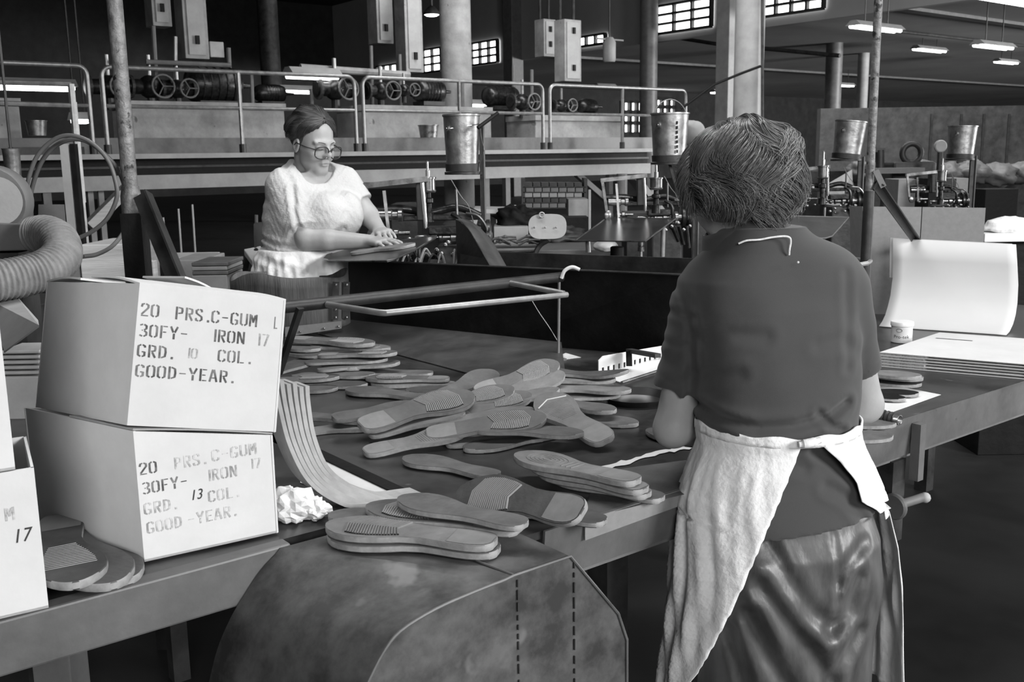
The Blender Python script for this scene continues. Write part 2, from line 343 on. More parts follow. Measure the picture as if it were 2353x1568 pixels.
def guard(u0, u1, mids, label, v=13.6, r=.03, z0=DK, rz=RZ, mz=MZ, left=True, right=True):
    t = thing('guard_rail', W(u0, v, z0), label, 'railing', 'pipe railings along the gangway')
    c = .12; pts = []
    if left: pts += [W(u0, v, z0)] + arc(W(u0 + c, v, rz - c), c, 180, 90, 6, UX, Z)
    else: pts += [W(u0, v, rz)]
    if right: pts += arc(W(u1 - c, v, rz - c), c, 90, 0, 6, UX, Z) + [W(u1, v, z0)]
    else: pts += [W(u1, v, rz)]
    MB().tube(pts, r, 10).build('top_rail', 'rail', t, smooth=True)
    MB().tube([W(u0, v, mz), W(u1, v, mz)], r * .85, 8).build('mid_rail', 'rail', t, smooth=True)
    for u_ in mids: MB().tube([W(u_, v, z0), W(u_, v, rz)], r, 8).build('post', 'rail', t, smooth=True)
    for u_ in mids + ([u0] if left else []) + ([u1] if right else []):
        MB().cyl(W(u_, v, z0), W(u_, v, z0 + .12), r * 1.6, 10).build('socket', 'dark', t)
guard(-8, 3.86, [0.2], 'pipe railing section left of the gap, cut by the left edge', left=False)
guard(4.04, 7.70, [5.88], 'pipe railing section behind the woman in white')
guard(7.84, 11.38, [9.62], 'pipe railing section right of the double posts, behind the near bucket')
guard(11.54, 15.0, [13.29], 'pipe railing section at the far right end of the gangway')
g2 = thing('guard_rail', W(1.5, 10.2, 0), 'lower thinner railing frame in front at the far left', 'railing')
a = onv(163, 193, 9.5); b = onv(-40, 188, 9.5)
MB().tube([b, a], .022, 8).build('top_rail', 'rail', g2, smooth=True)
MB().tube([onv(-40, 236, 9.5), onv(166, 243, 9.5)], .022, 8).build('mid_rail', 'rail', g2, smooth=True)
MB().tube([a, (a[0], a[1], 0)], .03, 8).build('post', 'rail', g2, smooth=True)
a = onv(171, 235, 9.6); MB().tube([a, (a[0], a[1], 1.2)], .022, 8).build('post', 'rail', g2, smooth=True)
# plinths, pumps and motors on the gangway
def plinth(x0, x1, yt, label, v=15.0, d=.9, m='concrete', lip=True):
    a, b = onv(x0, yt, v), onv(x1, yt, v); u0, u1 = uv(a)[0], uv(b)[0]; z = (a[2] + b[2]) / 2
    t = thing('machine_plinth', W((u0 + u1) / 2, v + d / 2, DK), label, 'plinth', 'pale concrete machine plinths on the gangway')
    MB().ubox(u0, u1, v, v + d, DK, z - .1).build('block', m, t, bevel=.015)
    MB().ubox(u0 - .02, u1 + .02, v - .03, v + d, z - .1, z).build('top_slab', 'concrete', t)
    return u0, u1, z
P1 = plinth(300, 652, 235, 'long pale plinth with two motors behind the leaning pipe')
P2 = plinth(832, 1128, 244, 'pale plinth behind the near bucket')
P3 = plinth(1230, 1428, 266, 'pale plinth at the right end of the gangway')
P0 = plinth(-60, 42, 225, 'pale plinth cut by the left edge')
def motor(px, py, v, r, L, label, feet=True, m='machine'):
    c = onv(px, py, v); t = thing('electric_motor', c - Z * r * 1.25, label, 'motor', 'motors on the gangway plinths')
    MB().lathe(c - UX * L / 2, [(.25 * r, 0), (.8 * r, .05), (r, .12), (r, L - .12), (.85 * r, L - .05), (.2 * r, L), (.12 * r, L + .15)], 28, UX).build('casing', m, t, smooth=True)
    for k in range(5):
        q = c - UX * (L / 2 - .2 - k * (L - .4) / 4)
        MB().lathe(q, [(r * .95, 0), (r * 1.04, 0), (r * 1.04, .02), (r * .95, .02)], 24, UX).build('cooling_fin', m, t)
    MB().box(c - Z * r * 1.1, UX * L * .35, VX * r * .9, Z * r * .18).build('foot', 'dark', t)
    return t
def pump(px, py, v, s, label):
    c = onv(px, py, v); t = thing('pump', c - Z * .3 * s, label, 'pump', 'pumps and valves on the gangway plinths')
    b = MB(); b.sphere(c, .16 * s, 16); b.lathe(c - UX * .3 * s, [(.1 * s, 0), (.1 * s, .6 * s)], 16, UX).build('body', 'machine', t, smooth=True)
    for k in (-1, 0, 1): MB().lathe(c + UX * (.26 * s * k) - UX * .02, [(.15 * s, 0), (.15 * s, .04)], 18, UX).build('flange', 'dark', t)
    MB().cyl(c, c + Z * .42 * s, .03 * s, 10).build('riser', 'rail', t)
    MB().cyl(c - Z * .3 * s, c, .06 * s, 10).build('foot', 'dark', t)
    w_ = MB(); w_.tube([c + UX * .1 * s - VX * .25 + .15 * s * (math.cos(a) * UX + math.sin(a) * Z) for a in np.linspace(0, 6.283, 20, endpoint=False)], .012 * s + .004, 6, closed=True)
    for k in range(3): w_.cyl(c + UX * .1 * s - VX * .25, c + UX * .1 * s - VX * .25 + .15 * s * (math.cos(k * 2.1) * UX + math.sin(k * 2.1) * Z), .01, 6)
    w_.build('handwheel', 'grey', t)
motor(490, 196, 15.5, .27, .9, 'large round dark motor behind the rail, left of the woman in white')
pump(345, 200, 15.4, 1.1, 'pale pump with pipework right of the leaning pipe')
pump(408, 205, 15.3, .9, 'pump with a spoked handwheel beside the big motor')
motor(985, 210, 15.5, .2, .65, 'round motor on the plinth behind the near bucket')
pump(875, 210, 15.4, 1.0, 'pump with handwheel right of the double posts')
pump(928, 208, 15.3, .7, 'second pump with handwheel left of the round motor')
pump(770, 205, 15.5, 1.2, 'dark pump behind the double posts')
motor(1150, 222, 15.9, .2, .8, 'dark motor in the gap between two plinths')
pump(1200, 235, 15.4, 1.0, 'dark pump standing between two plinths')
pump(1290, 243, 15.4, .8, 'pump on the right hand plinth')
motor(1350, 245, 15.6, .15, .5, 'small motor on the right hand plinth')
pump(250, 200, 15.6, 1.1, 'dark pump left of the leaning pipe')
motor(620, 215, 16.6, .15, .6, 'small dark motor beside the woman in white\'s head')
# narrow hanging cabinets
def cabinet(x0, x1, y0, y1, v, label):
    a = onv(x0, y1, v); b = onv(x1, y1, v); zt = onv((x0 + x1) / 2, y0, v)[2]; u0, u1 = uv(a)[0], uv(b)[0]; z0 = (a[2] + b[2]) / 2
    t = thing('hanging_cabinet', W((u0 + u1) / 2, v, z0), label, 'cabinet', 'narrow pale cabinets hung over the gangway')
    MB().ubox(u0, u1, v, v + .35, z0, zt).build('body', 'concrete', t, bevel=.01)
    MB().ubox(u0 + .06, u1 - .06, v - .02, v, z0 + .06, zt - .06).build('door', 'lightgrey', t)
    for zz in (z0 + .22, zt - .3):
        MB().ubox((u0 + u1) / 2 - .03, (u0 + u1) / 2 + .03, v - .06, v - .02, zz, zz + .13).build('knob', 'black', t)
    for s_ in (u0 + .05, u1 - .05): MB().cyl(W(s_, v + .2, zt), W(s_, v + .2, 9), .03, 8).build('hanger', 'dark', t)
cabinet(352, 396, -60, 60, 17.0, 'short pale cabinet hanging top left, right of the leaning pipe')
cabinet(427, 482, -70, 135, 16.0, 'tall pale cabinet hanging above the big motor')
cabinet(868, 905, -50, 100, 17.0, 'pale cabinet hanging left of the pair beside the pendant lamp')
cabinet(934, 974, -50, 166, 16.0, 'long pale cabinet hanging left of the thick concrete column')
cabinet(1250, 1277, 44, 130, 19.0, 'small cabinet hanging mid picture')
cabinet(1298, 1336, 45, 187, 17.0, 'cabinet hanging right of the small one, mid picture')
def box_thing(x0, x1, y0, y1, v, d, name, m, label, cat, group=None):
    a, b = onv(x0, y1, v), onv(x1, y1, v); zt = onv(x0, y0, v)[2]
    return tag(MB().ubox(uv(a)[0], uv(b)[0], v, v + d, a[2], zt).build(name, m, bevel=.01), label, cat, group)
sb = box_thing(484, 516, 95, 131, 16.2, .2, 'switch_box', 'lightgrey', 'small pale switch box right of the tall cabinet', 'box')
pipe([onv(403, 234, 15.6), onv(403, 100, 15.6), onv(403, 84, 15.6)], .03, 'rail', 'thin upright pipe with bright tip above the handwheel', 'pipe', 'upright_pipe')
for x, y0, y1 in ((525, 110, 175), (352, 60, 140), (918, 125, 190), (852, 105, 190), (1052, 0, 0), (1180, 150, 230), (1222, 160, 240), (577, 165, 232), (715, 205, 240), (1062, 190, 262)):
    if y1: pipe([W(uv(onv(x, y1, 15.97))[0], 15.97, DK), onv(x, y0, 15.97)], .035, 'grey', 'thin upright pipe behind the gangway railing', 'pipe', 'upright_pipe', 'upright pipes behind the gangway')
pipe([onv(335, 142, 15.2), onv(530, 150, 15.2)], .035, 'grey', 'horizontal pipe just above the big motor', 'pipe', 'overhead_pipe')
pipe([onv(690, 155, 15.6), onv(940, 172, 15.6)], .06, 'concrete', 'pale lagged pipe above the railing, left of the hanging cabinets', 'pipe', 'lagged_pipe')
# pail on the gangway
def pail(c, r, h, label, name='metal_pail', tilt=(0, 0, 1), m='bucket'):
    t = thing(name, c, label, 'bucket')
    MB().lathe(c, [(r * .8, 0), (r * .82, .0), (r * .98, h * .94), (r * 1.04, h * .96), (r * 1.04, h), (r * .95, h), (r * .78, .02), (.001, .02)], 32, tilt).build('shell', m, t, smooth=True)
    return t
c = onv(985, 316, 14.05); pail(c - Z * .0, .17, .20, 'pale round pail with painted writing on the gangway left of the near bucket')
MBt = None
def text(s, size, origin, ex, ey, m, parent, name='lettering', depth=.0006, label=None, shear=0, stencil=False, width=1.0):
    """flat lettering lying in the plane origin + ex, ey"""
    cu = bpy.data.curves.new(name, 'FONT'); cu.body = s; cu.size = size; cu.extrude = depth; cu.shear = shear; cu.resolution_u = 4
    cu.space_character = 1.08; cu.offset = .0008 if stencil else 0
    o = bpy.data.objects.new(name, cu); COL.objects.link(o)
    dg = bpy.context.evaluated_depsgraph_get(); me = bpy.data.meshes.new_from_object(o.evaluated_get(dg)); bpy.data.objects.remove(o)
    V = np.array([v.co[:] for v in me.vertices]); F = [tuple(p.vertices) for p in me.polygons]; bpy.data.meshes.remove(me)
    ex, ey = np.array(ex, float), np.array(ey, float); n = np.cross(ex, ey)
    b = MB(); b.add([np.array(origin) + ex * v[0] * width + ey * v[1] + n * v[2] for v in V], F)
    return b.build(name, m, parent, label)
_G = {   # stencil letters as separate strokes on a 10 x 14 body (centre lines); the breaks between strokes are the stencil bridges
 '2': [[(1, 10), (2, 13), (4.4, 13.6)], [(5.8, 13.6), (8.6, 12.4), (8.8, 9.6), (5, 5.6), (1.5, 2)], [(1, .8), (9, .8)]],
 '0': [[(4, 13.4), (1.4, 12), (1.2, 7), (1.4, 2), (4, .6)], [(6, 13.4), (8.6, 12), (8.8, 7), (8.6, 2), (6, .6)]],
 '3': [[(1.2, 12.4), (4.2, 13.4)], [(5.6, 13.4), (8.4, 12), (8.4, 9), (6, 7.4)], [(6, 6.6), (8.8, 5), (8.6, 2), (5.8, .6)], [(4.2, .6), (1.2, 1.8)], [(3.4, 7), (4.6, 7)]],
 '1': [[(5, 0), (5, 14)]], '7': [[(1, 13.2), (5, 13.2)], [(6.4, 13.2), (8.8, 13), (4.4, 0)]],
 'P': [[(2, 0), (2, 14)], [(4, 13.2), (8, 12.6), (8.6, 10), (8, 7.4), (4, 6.8)]],
 'R': [[(2, 0), (2, 14)], [(4, 13.2), (8, 12.6), (8.6, 10), (8, 7.6), (4, 7)], [(5.2, 6.2), (8.8, 0)]],
 'S': [[(8.4, 10.6), (7.6, 13), (5.6, 13.4)], [(4.2, 13.4), (1.6, 12), (1.8, 9), (8, 5.4), (8.4, 2.2), (5.8, .6)], [(4.4, .6), (2, 1.2), (1.4, 3.6)]],
 'C': [[(4.2, 13.4), (1.4, 12), (1.2, 7), (1.4, 2), (4.2, .6)], [(5.8, 13.4), (8.4, 12.2), (8.6, 10)], [(5.8, .6), (8.4, 1.8), (8.6, 4)]],
 'G': [[(4.2, 13.4), (1.4, 12), (1.2, 7), (1.4, 2), (4.2, .6)], [(5.8, 13.4), (8.4, 12.2), (8.6, 10.4)], [(5.8, .6), (8.4, 1.6), (8.4, 5.6), (5.4, 5.8)]],
 'U': [[(1.4, 14), (1.4, 2.4), (4, .6)], [(8.6, 14), (8.6, 2.4), (6, .6)]], 'M': [[(1.2, 0), (1.2, 14)], [(8.8, 0), (8.8, 14)], [(2.6, 13), (5, 5), (7.4, 13)]],
 'F': [[(2, 0), (2, 14)], [(4, 13.2), (9, 13.2)], [(4, 7), (7.6, 7)]], 'E': [[(2, 0), (2, 14)], [(4, 13.2), (9, 13.2)], [(4, 7), (7.6, 7)], [(4, .8), (9, .8)]],
 'Y': [[(1, 14), (4.2, 7.4)], [(9, 14), (5.8, 7.4)], [(5, 6.4), (5, 0)]], 'I': [[(5, 0), (5, 14)]],
 'O': [[(4, 13.4), (1.4, 12), (1.2, 7), (1.4, 2), (4, .6)], [(6, 13.4), (8.6, 12), (8.8, 7), (8.6, 2), (6, .6)]],
 'N': [[(1.6, 0), (1.6, 14)], [(8.6, 0), (8.6, 14)], [(2.8, 13), (7.4, 1.4)]], 'D': [[(2, 0), (2, 14)], [(4, 13.2), (8, 11.6), (8.6, 7), (8, 2.4), (4, .8)]],
 'L': [[(2, 14), (2, 0)], [(4, .8), (8.8, .8)]], 'A': [[(1, 0), (4.2, 14)], [(5.4, 14), (9, 0)], [(3.6, 4.4), (6.6, 4.4)]],
 '.': [[(3.2, 1.2), (5.8, 1.2)]], '-': [[(1.5, 7), (8.5, 7)]], ' ': []}
def stencil(s, size, origin, ex, ey, m, parent, width=1.0, adv=11.6, thick=2.3, mp=None):
    k = size / 14; b = MB(); ex, ey = np.array(ex, float), np.array(ey, float); n = np.cross(ex, ey); x0 = 0
    for ch in s:
        for st in _G[ch]:
            P = [np.array(q, float) for q in st]
            for i in range(len(P) - 1):
                d = P[i + 1] - P[i]; L = math.hypot(*d); d = d / L; w = thick * (.55 + .45 * abs(d[1])) if ch != '.' else 2.6
                nn = np.array([-d[1], d[0]]) * w / 2; e = d * (.35 if 0 < i else 0); e2 = d * (.35 if i < len(P) - 2 else 0)
                Q = [P[i] - nn - e, P[i + 1] - nn + e2, P[i + 1] + nn + e2, P[i] + nn - e]
                pos = (lambda x, y: mp(x, y)) if mp else (lambda x, y: np.array(origin) + ex * x + ey * y)
                b.add([pos((q[0] + x0) * k * width, q[1] * k) + n * (.0002 + .00002 * i) for q in Q], [(0, 1, 2, 3)])
        x0 += adv if ch not in 'I1.' else (7.5 if ch != '.' else 8)
    return b.build('stencil_lettering', m, parent)
p_ = [o for o in bpy.data.objects if o.name.startswith('metal_pail')][0]
q = np.array(c) - VX * .178 - UX * .13 + Z * .06
text('HEAVY', .055, q, UX, Z, 'pen', p_, 'lettering')
c = onv(86, 312, 14.1); pail(c, .13, .19, 'ribbed metal keg on the gangway at far left', 'metal_keg')
tag(MB().ubox(uv(onv(26, 330, 13.9))[0], uv(onv(190, 330, 13.9))[0], 13.85, 14.1, DK, DK + .1).build('dark_bin', 'dark'), 'low dark bin beneath the keg on the gangway', 'bin')
# ================================================================== benches
BZ = .88
lb = thing('left_bench', W(.2, 1.6, 0), 'grey metal packing bench in the left foreground under the cartons', 'bench')
lb.name = 'packing_bench'
MB().ubox(-1.2, .98, 1.60, 2.9, BZ - .02, BZ).build('worktop', 'bench', lb)
fr = MB(); fr.ubox(-1.2, .72, 1.565, 1.60, BZ - .085, BZ + .003).build('front_rail', 'benchrim', lb, bevel=.004)
for u_, v_ in ((-1.1, 1.62), (-1.1, 2.85), (.9, 2.85), (.3, 2.3)): MB().ubox(u_, u_ + .05, v_ - .02, v_ + .03, 0, BZ - .02).build('leg', 'dark', lb)
# main bench: dark sheet metal table running away to the right
mb_ = thing('sorting_bench', W(2.3, 2, 0), 'long dark sheet metal bench covered with loose shoe soles', 'bench')
MB().prism([W(u_, v_, BZ - .015) for u_, v_ in ((1.02, 1.33), (4.4, 1.33), (4.4, 2.4), (3.05, 2.4), (3.05, 2.12), (2.50, 2.12), (1.93, 3.50), (1.84, 3.66), (1.02, 3.66))], Z * .015).build('worktop', 'bench', mb_)
MB().ubox(1.0, 1.03, 1.60, 3.66, BZ - .02, BZ + .006).build('edge_strip', 'black', mb_, label='dark raised edge strip')
MB().prism([W(1.1, 1.325, BZ + .002), W(4.4, 1.325, BZ + .002), W(4.4, 1.335, BZ - .1), W(1.1, 1.335, BZ - .1)], -VX * .006).build('front_apron', 'benchrim', mb_)
MB().prism([W(1.1, 1.34, BZ - .10), W(4.4, 1.34, BZ - .10), W(4.4, 1.40, BZ - .12), W(1.1, 1.40, BZ - .12)], -Z * .012).build('under_flange', 'grey', mb_)
for u_ in (1.35, 4.2):
    MB().ubox(u_, u_ + .06, 1.42, 1.48, 0, BZ - .11).build('leg', 'dark', mb_)
for u_ in (1.6, 4.2): MB().ubox(u_, u_ + .06, 3.0 if u_ < 2 else 2.3, 3.06 if u_ < 2 else 2.36, 0, BZ - .02).build('leg', 'dark', mb_)
q = onv(2108, 1000, 1.31); u_ = uv(q)[0]
lg = MB().ubox(u_ - .012, u_ + .014, 1.295, 1.32, onv(2108, 1100, 1.31)[2], BZ - .015).build('leg', 'benchrim', mb_, label='front leg with adjusting screw')
MB().ubox(u_ - .07, u_ - .012, 1.33, 1.40, BZ - .33, BZ - .11).build('bracket', 'dark', mb_)
sc_ = MB(); sc_.cyl(W(u_ - .10, 1.30, BZ - .21), W(u_ + .01, 1.29, BZ - .21), .012, 12); sc_.build('screw', 'grey', mb_, smooth=True)
MB().lathe(W(u_ - .115, 1.30, BZ - .21), [(.03, 0), (.034, .004), (.034, .012), (.028, .016)], 24, UX).build('hand_wheel', 'benchrim', mb_, smooth=True)
MB().sphere(W(u_ + .012, 1.285, BZ - .21), .014, 12).build('screw_head', 'lightgrey', mb_, smooth=True)
# sheet metal machine hood
ho = thing('machine_hood', W(1.0, 1.25, 0), 'scuffed riveted sheet metal hood in the foreground under the soles', 'hood')
v0, v1 = 1.206, 1.562
def q2(pts, v): return [np.array([uv(onv(*p, v))[0], onv(*p, v)[2]]) for p in pts]
fL = spline(q2([(845, 1568), (880, 1500), (920, 1450), (1000, 1400), (1090, 1360), (1180, 1325)], v0), 4)
fL = [np.array([.60, 0]), np.array([.60, .55]), np.array([.63, .72])] + fL
fR = q2([(1310, 1280), (1420, 1410), (1440, 1470), (1440, 1568)], v0) + [np.array([1.197, 0])]
bL = spline(q2([(480, 1568), (500, 1490), (530, 1420), (560, 1370), (600, 1310), (645, 1262)], v1), 4)
bL = [np.array([.50, 0]), np.array([.50, .40]), np.array([.52, .58])] + bL
fL[-1][1] = fR[0][1] = bL[-1][1] = BZ + .0015
bR = [fR[0] + (.0, 0), fR[1] + (0, 0), fR[2], fR[3], fR[4]]
cp = fL + fR; cb = bL + bR; rows = []
for k in range(9):
    t = k / 8; rows.append([W(a[0] + (c_[0] - a[0]) * t, v0 + (v1 - v0) * t, a[1] + (c_[1] - a[1]) * t + .012 * math.sin(t * 3.14) * (1 if i_ < len(fL) - 1 else 0)) for i_, (a, c_) in enumerate(zip(cp, cb))])
hb = MB(); hb.grid(rows).build('shell', 'hood', ho, smooth=True)
MB().prism([W(a[0], v0 + .001, a[1]) for a in cp], VX * .004).build('end_plate', 'hood', ho)
MB().tube([W(a[0], v0 - .001, a[1]) for a in cp[2:-1]], .0026, 6).build('seam_edge', 'benchrim', ho, smooth=True, label='bright worn seam edge')
MB().tube([W(.938, v0, BZ + .002), W(.925, v0 + .07, BZ + .004), W(.925, v1 - .02, BZ + .004)], .002, 6).build('fold_line', 'benchrim', ho)
for uu, ztop in ((.945, .872), (1.068, .868)):
    d_ = MB()
    z = ztop
    while z > .3:
        L = random.uniform(.008, .022); d_.ubox(uu - .001, uu + .001, v0 - .0025, v0 + .001, z - L, z); z -= L + random.uniform(.004, .012)
    d_.build('stitch_line', 'dark', ho)
for z in (.60, .50): MB().sphere(W(1.12, v0 - .002, z), .006, 10).build('rivet', 'lightgrey', ho, smooth=True)
# ================================================================== cartons with stencilled writing
def carton(cA, cB, cC, h, label, lines, name='carton', hC=None, m='card', cat='carton', dz=0):
    """cA = left-back, cB = near corner, cC = right corner (bottom points); h = height"""
    A, B, C = map(np.array, (cA, cB, cC)); D = A + C - B
    t = thing(name, (A + C) / 2, label, cat, 'stencilled white cartons')
    th = .004; hC = h if hC is None else hC; HT = [(A, h), (B, h), (C, hC), (D, hC)]
    def up_(p): return Z * [q for c, q in HT if np.allclose(c, p)][0]
    body = MB()
    for p, q in ((B, C), (C, D), (D, A), (A, B)):
        n = np.cross(q - p, Z); n /= np.linalg.norm(n)
        body.hexa([p, q, q - n * th, p - n * th, p + up_(p), q + up_(q), q - n * th + up_(q), p - n * th + up_(p)])
    body.hexa([A, B, C, D, A + Z * th, B + Z * th, C + Z * th, D + Z * th])
    bo_ = body.build('box_body', m, t)
    ex = (C - B); w = np.linalg.norm(ex); ex /= w; n = np.cross(ex, Z); n /= np.linalg.norm(n)
    for (s, x, y, sz, mm, wd) in lines:
        if mm == 'pen': text(s, sz, B + ex * x + Z * y + n * .0007, ex, Z, mm, bo_, 'handwritten_number', width=wd, depth=.0003, shear=.25)
        else: stencil(s, sz * .72, B + ex * x + Z * y + n * .0006, ex, Z, mm, bo_, width=wd)
    return t, A, B, C, D
# lower carton
cB = onz(332, 1292, BZ + .004); cC = onz(640, 1224, BZ + .004); ex = cC - cB
cA = cB + np.array([-ex[1], ex[0], 0]) * .0 + (onz(215, 1190, BZ + .004) - cB); cA = cB + (-UX * .10 + VX * .30)
hL = .229; hLC = .183
tL, A_, B_, C_, D_ = carton(cA, cB, cC, hL, 'lower white carton of the pair, with faded stencil writing and a handwritten 13', [
    ('20', .004, .152, .029, 'ink', .9), ('PRS.', .061, .152, .029, 'fade', .9), ('C-GUM', .125, .154, .029, 'fade', .95),
    ('30FY-', .006, .118, .029, 'ink', .9), ('IRON', .113, .120, .029, 'fade', .9), ('17', .19, .128, .026, 'fade', .9),
    ('GRD.', .006, .082, .029, 'fade', .9), ('COL.', .114, .082, .029, 'fade', .9), ('13', .083, .092, .026, 'pen', .8),
    ('GOOD', .008, .048, .029, 'fade', .88), ('-YEAR.', .076, .048, .029, 'fade', .9)], hC=hLC)
# upper carton: a little racked and leaning to the right on the lower one's flaps
tU = thing('carton', onz(450, 960, BZ + .22), 'upper white carton of the pair, stencilled 20 PRS. C-GUM with a handwritten 10', 'carton', 'stencilled white cartons')
YB, YC, YA = float(B_[1]), float(C_[1]) + .0, float(B_[1]) + .22
UB, UC, UA = np.array(aty(292, 978, YB)), np.array(aty(634, 993, YC)), np.array(aty(82, 936, YA))
B1, C1, A1 = np.array(aty(321, 652, YB)), np.array(aty(657, 690, YC)), np.array(aty(107, 648, YA))
UD = UA + UC - UB; D1 = A1 + C1 - B1; cen = (UA + UB + UC + UD) / 4
body = MB()
for p, q, p2, q2 in ((UB, UC, B1, C1), (UC, UD, C1, D1), (UD, UA, D1, A1), (UA, UB, A1, B1)):
    n = np.cross(q - p, Z); n /= np.linalg.norm(n); n = n * .004
    body.hexa([p, q, q - n, p - n, p2, q2, q2 - n, p2 - n])
body.hexa([UA, UB, UC, UD, UA + Z * .004, UB + Z * .004, UC + Z * .004, UD + Z * .004]); body.grid([[(UB + (UC - UB) * a_) * (1 - b2_) + (B1 + (C1 - B1) * a_) * b2_ + np.cross(UC - UB, Z) / np.linalg.norm(UC - UB) * .0003 for a_ in np.linspace(0, 1, 13)] for b2_ in np.linspace(0, 1, 9)]); bo_ = body.build('box_body', 'card', tU)
exu = (UC - UB) / np.linalg.norm(UC - UB); ezu = B1 - UB; ezu = ezu - exu * (ezu @ exu); ezu /= np.linalg.norm(ezu); nu = np.cross(exu, ezu)
for s_, x_, y_, sz, mm, wd in [('20', .004, .186, .029, 'ink', .92), ('PRS.C-GUM', .060, .186, .029, 'ink', .94), ('L', .2335, .186, .029, 'ink', .5),
        ('30FY-', .004, .152, .029, 'ink', .94), ('IRON', .124, .154, .029, 'ink', .95), ('17', .203, .154, .029, 'fade', .9),
        ('GRD.', .004, .118, .029, 'ink', .95), ('COL.', .138, .120, .029, 'ink', .95), ('10', .084, .122, .024, 'fade', .9), ('GOOD-YEAR.', .004, .084, .029, 'ink', .98)]:
    wU, hU = np.linalg.norm(UC - UB), np.linalg.norm(B1 - UB)
    def bil(x, y, x_=x_, y_=y_): a_, b2_ = (x + x_ + .001) / wU, (y + y_) / hU; lo_, hi_ = UB + (UC - UB) * a_, B1 + (C1 - B1) * a_; return lo_ + (hi_ - lo_) * b2_ + nu * .0007
    stencil(s_, sz * .74, UB, exu, ezu, mm, bo_, width=wd, mp=bil)
def flap(P, Q, d, m='card', nm='flap', hump=.005):
    n = 6; rows = [[P + (Q - P) * i / 4 + np.array(d) * j / n + Z * (hump * math.sin(j / n * 3.1)) for i in range(5)] for j in range(n + 1)]
    MB().grid(rows).build(nm, m, tU, solid=.0035)
flap(B1, C1, (D1 - C1) * .48 + Z * .010); flap(A1, D1, (B1 - A1) * .40 + Z * .006)
flap(D1 + (C1 - D1) * .45, D1, (A1 - D1) * .30 + Z * .03)
# lower carton's bulged top flaps between the two
MB().grid([[B_ + Z * (hL + (hLC - hL) * i / 8) + (C_ - B_) * i / 8 + (A_ - B_) * j * .08 + Z * (.003 + .003 * math.sin(i / 8 * 3.1)) for i in range(9)] for j in range(8)]).build('flap', 'kraft', tL, solid=.003)
def _dv(p): d = np.array([p[0] - .06, p[1], 0]); return d / np.linalg.norm(d)
# cartons cut by the left edge
b1 = onz(112, 1397, BZ + .006); e = cC - cB; e = e / np.linalg.norm(e)
c1_, A3, B3, C3, D3 = carton(b1 - e * .26 + _dv(b1) * .2, b1 - e * .26, b1, .222, 'white carton cut by the left edge of the picture, stencil M and 17', [
    ('M', .215, .148, .028, 'fade', .9), ('17', .221, .112, .030, 'pen', .8)])
t0 = np.array(aty(36, 1085, b1[1] - .02)); t0[2] = BZ + .006 + .226
carton(t0 - e * .26 + _dv(t0) * .2, t0 - e * .26, t0, .26, 'pale carton on the second tier at the far left edge, above the stencil 17 carton', [])
t1 = t0 + Z * .264 - e * .012
carton(t1 - e * .26 + _dv(t1) * .2, t1 - e * .26, t1, .36, 'topmost pale carton cut by the left edge beside the air duct', [])
# loose board lying behind them
tag(MB().prism([aty(10, 812, 2.1), aty(90, 752, 2.1), aty(88, 740, 2.25), aty(25, 668, 2.5), aty(-30, 690, 2.4)], Z * .004).build('board_offcut', 'kraft'), 'tilted grey board offcut between the left cartons and the air duct', 'board')
# ================================================================== shoe soles
SL = .305
prof_s = [(0, -.006, .006), (.008, -.017, .017), (.03, -.026, .026), (.07, -.0325, .0315), (.14, -.035, .034), (.22, -.033, .033), (.32, -.028, .031), (.42, -.0245, .033), (.52, -.029, .040), (.62, -.040, .048), (.72, -.0475, .0515), (.80, -.0485, .0495), (.87, -.044, .042), (.93, -.034, .031), (.97, -.022, .021), (.99, -.012, .012), (1.0, -.004, .004)]
def outline(inset=0, x0=0, x1=1, n=44):
    xs = np.array([p[0] for p in prof_s]); a = np.array([p[1] for p in prof_s]); b = np.array([p[2] for p in prof_s])
    t = np.linspace(0, 1, n); X = x0 + (x1 - x0) * (.5 - .5 * np.cos(t * math.pi))
    A = np.interp(X, xs, a) + inset; B = np.interp(X, xs, b) - inset
    L = inset / SL; Xc = np.clip(X, L if x0 == 0 else x0, 1 - L if x1 == 1 else x1)
    up = [(x * SL, y) for x, y in zip(Xc, B)]; lo = [(x * SL, y) for x, y in zip(Xc, A)][::-1]
    return up + lo
def halfw(x): 
    xs = [p[0] for p in prof_s]; return np.interp(x, xs, [p[1] for p in prof_s]), np.interp(x, xs, [p[2] for p in prof_s])
TH = .0125
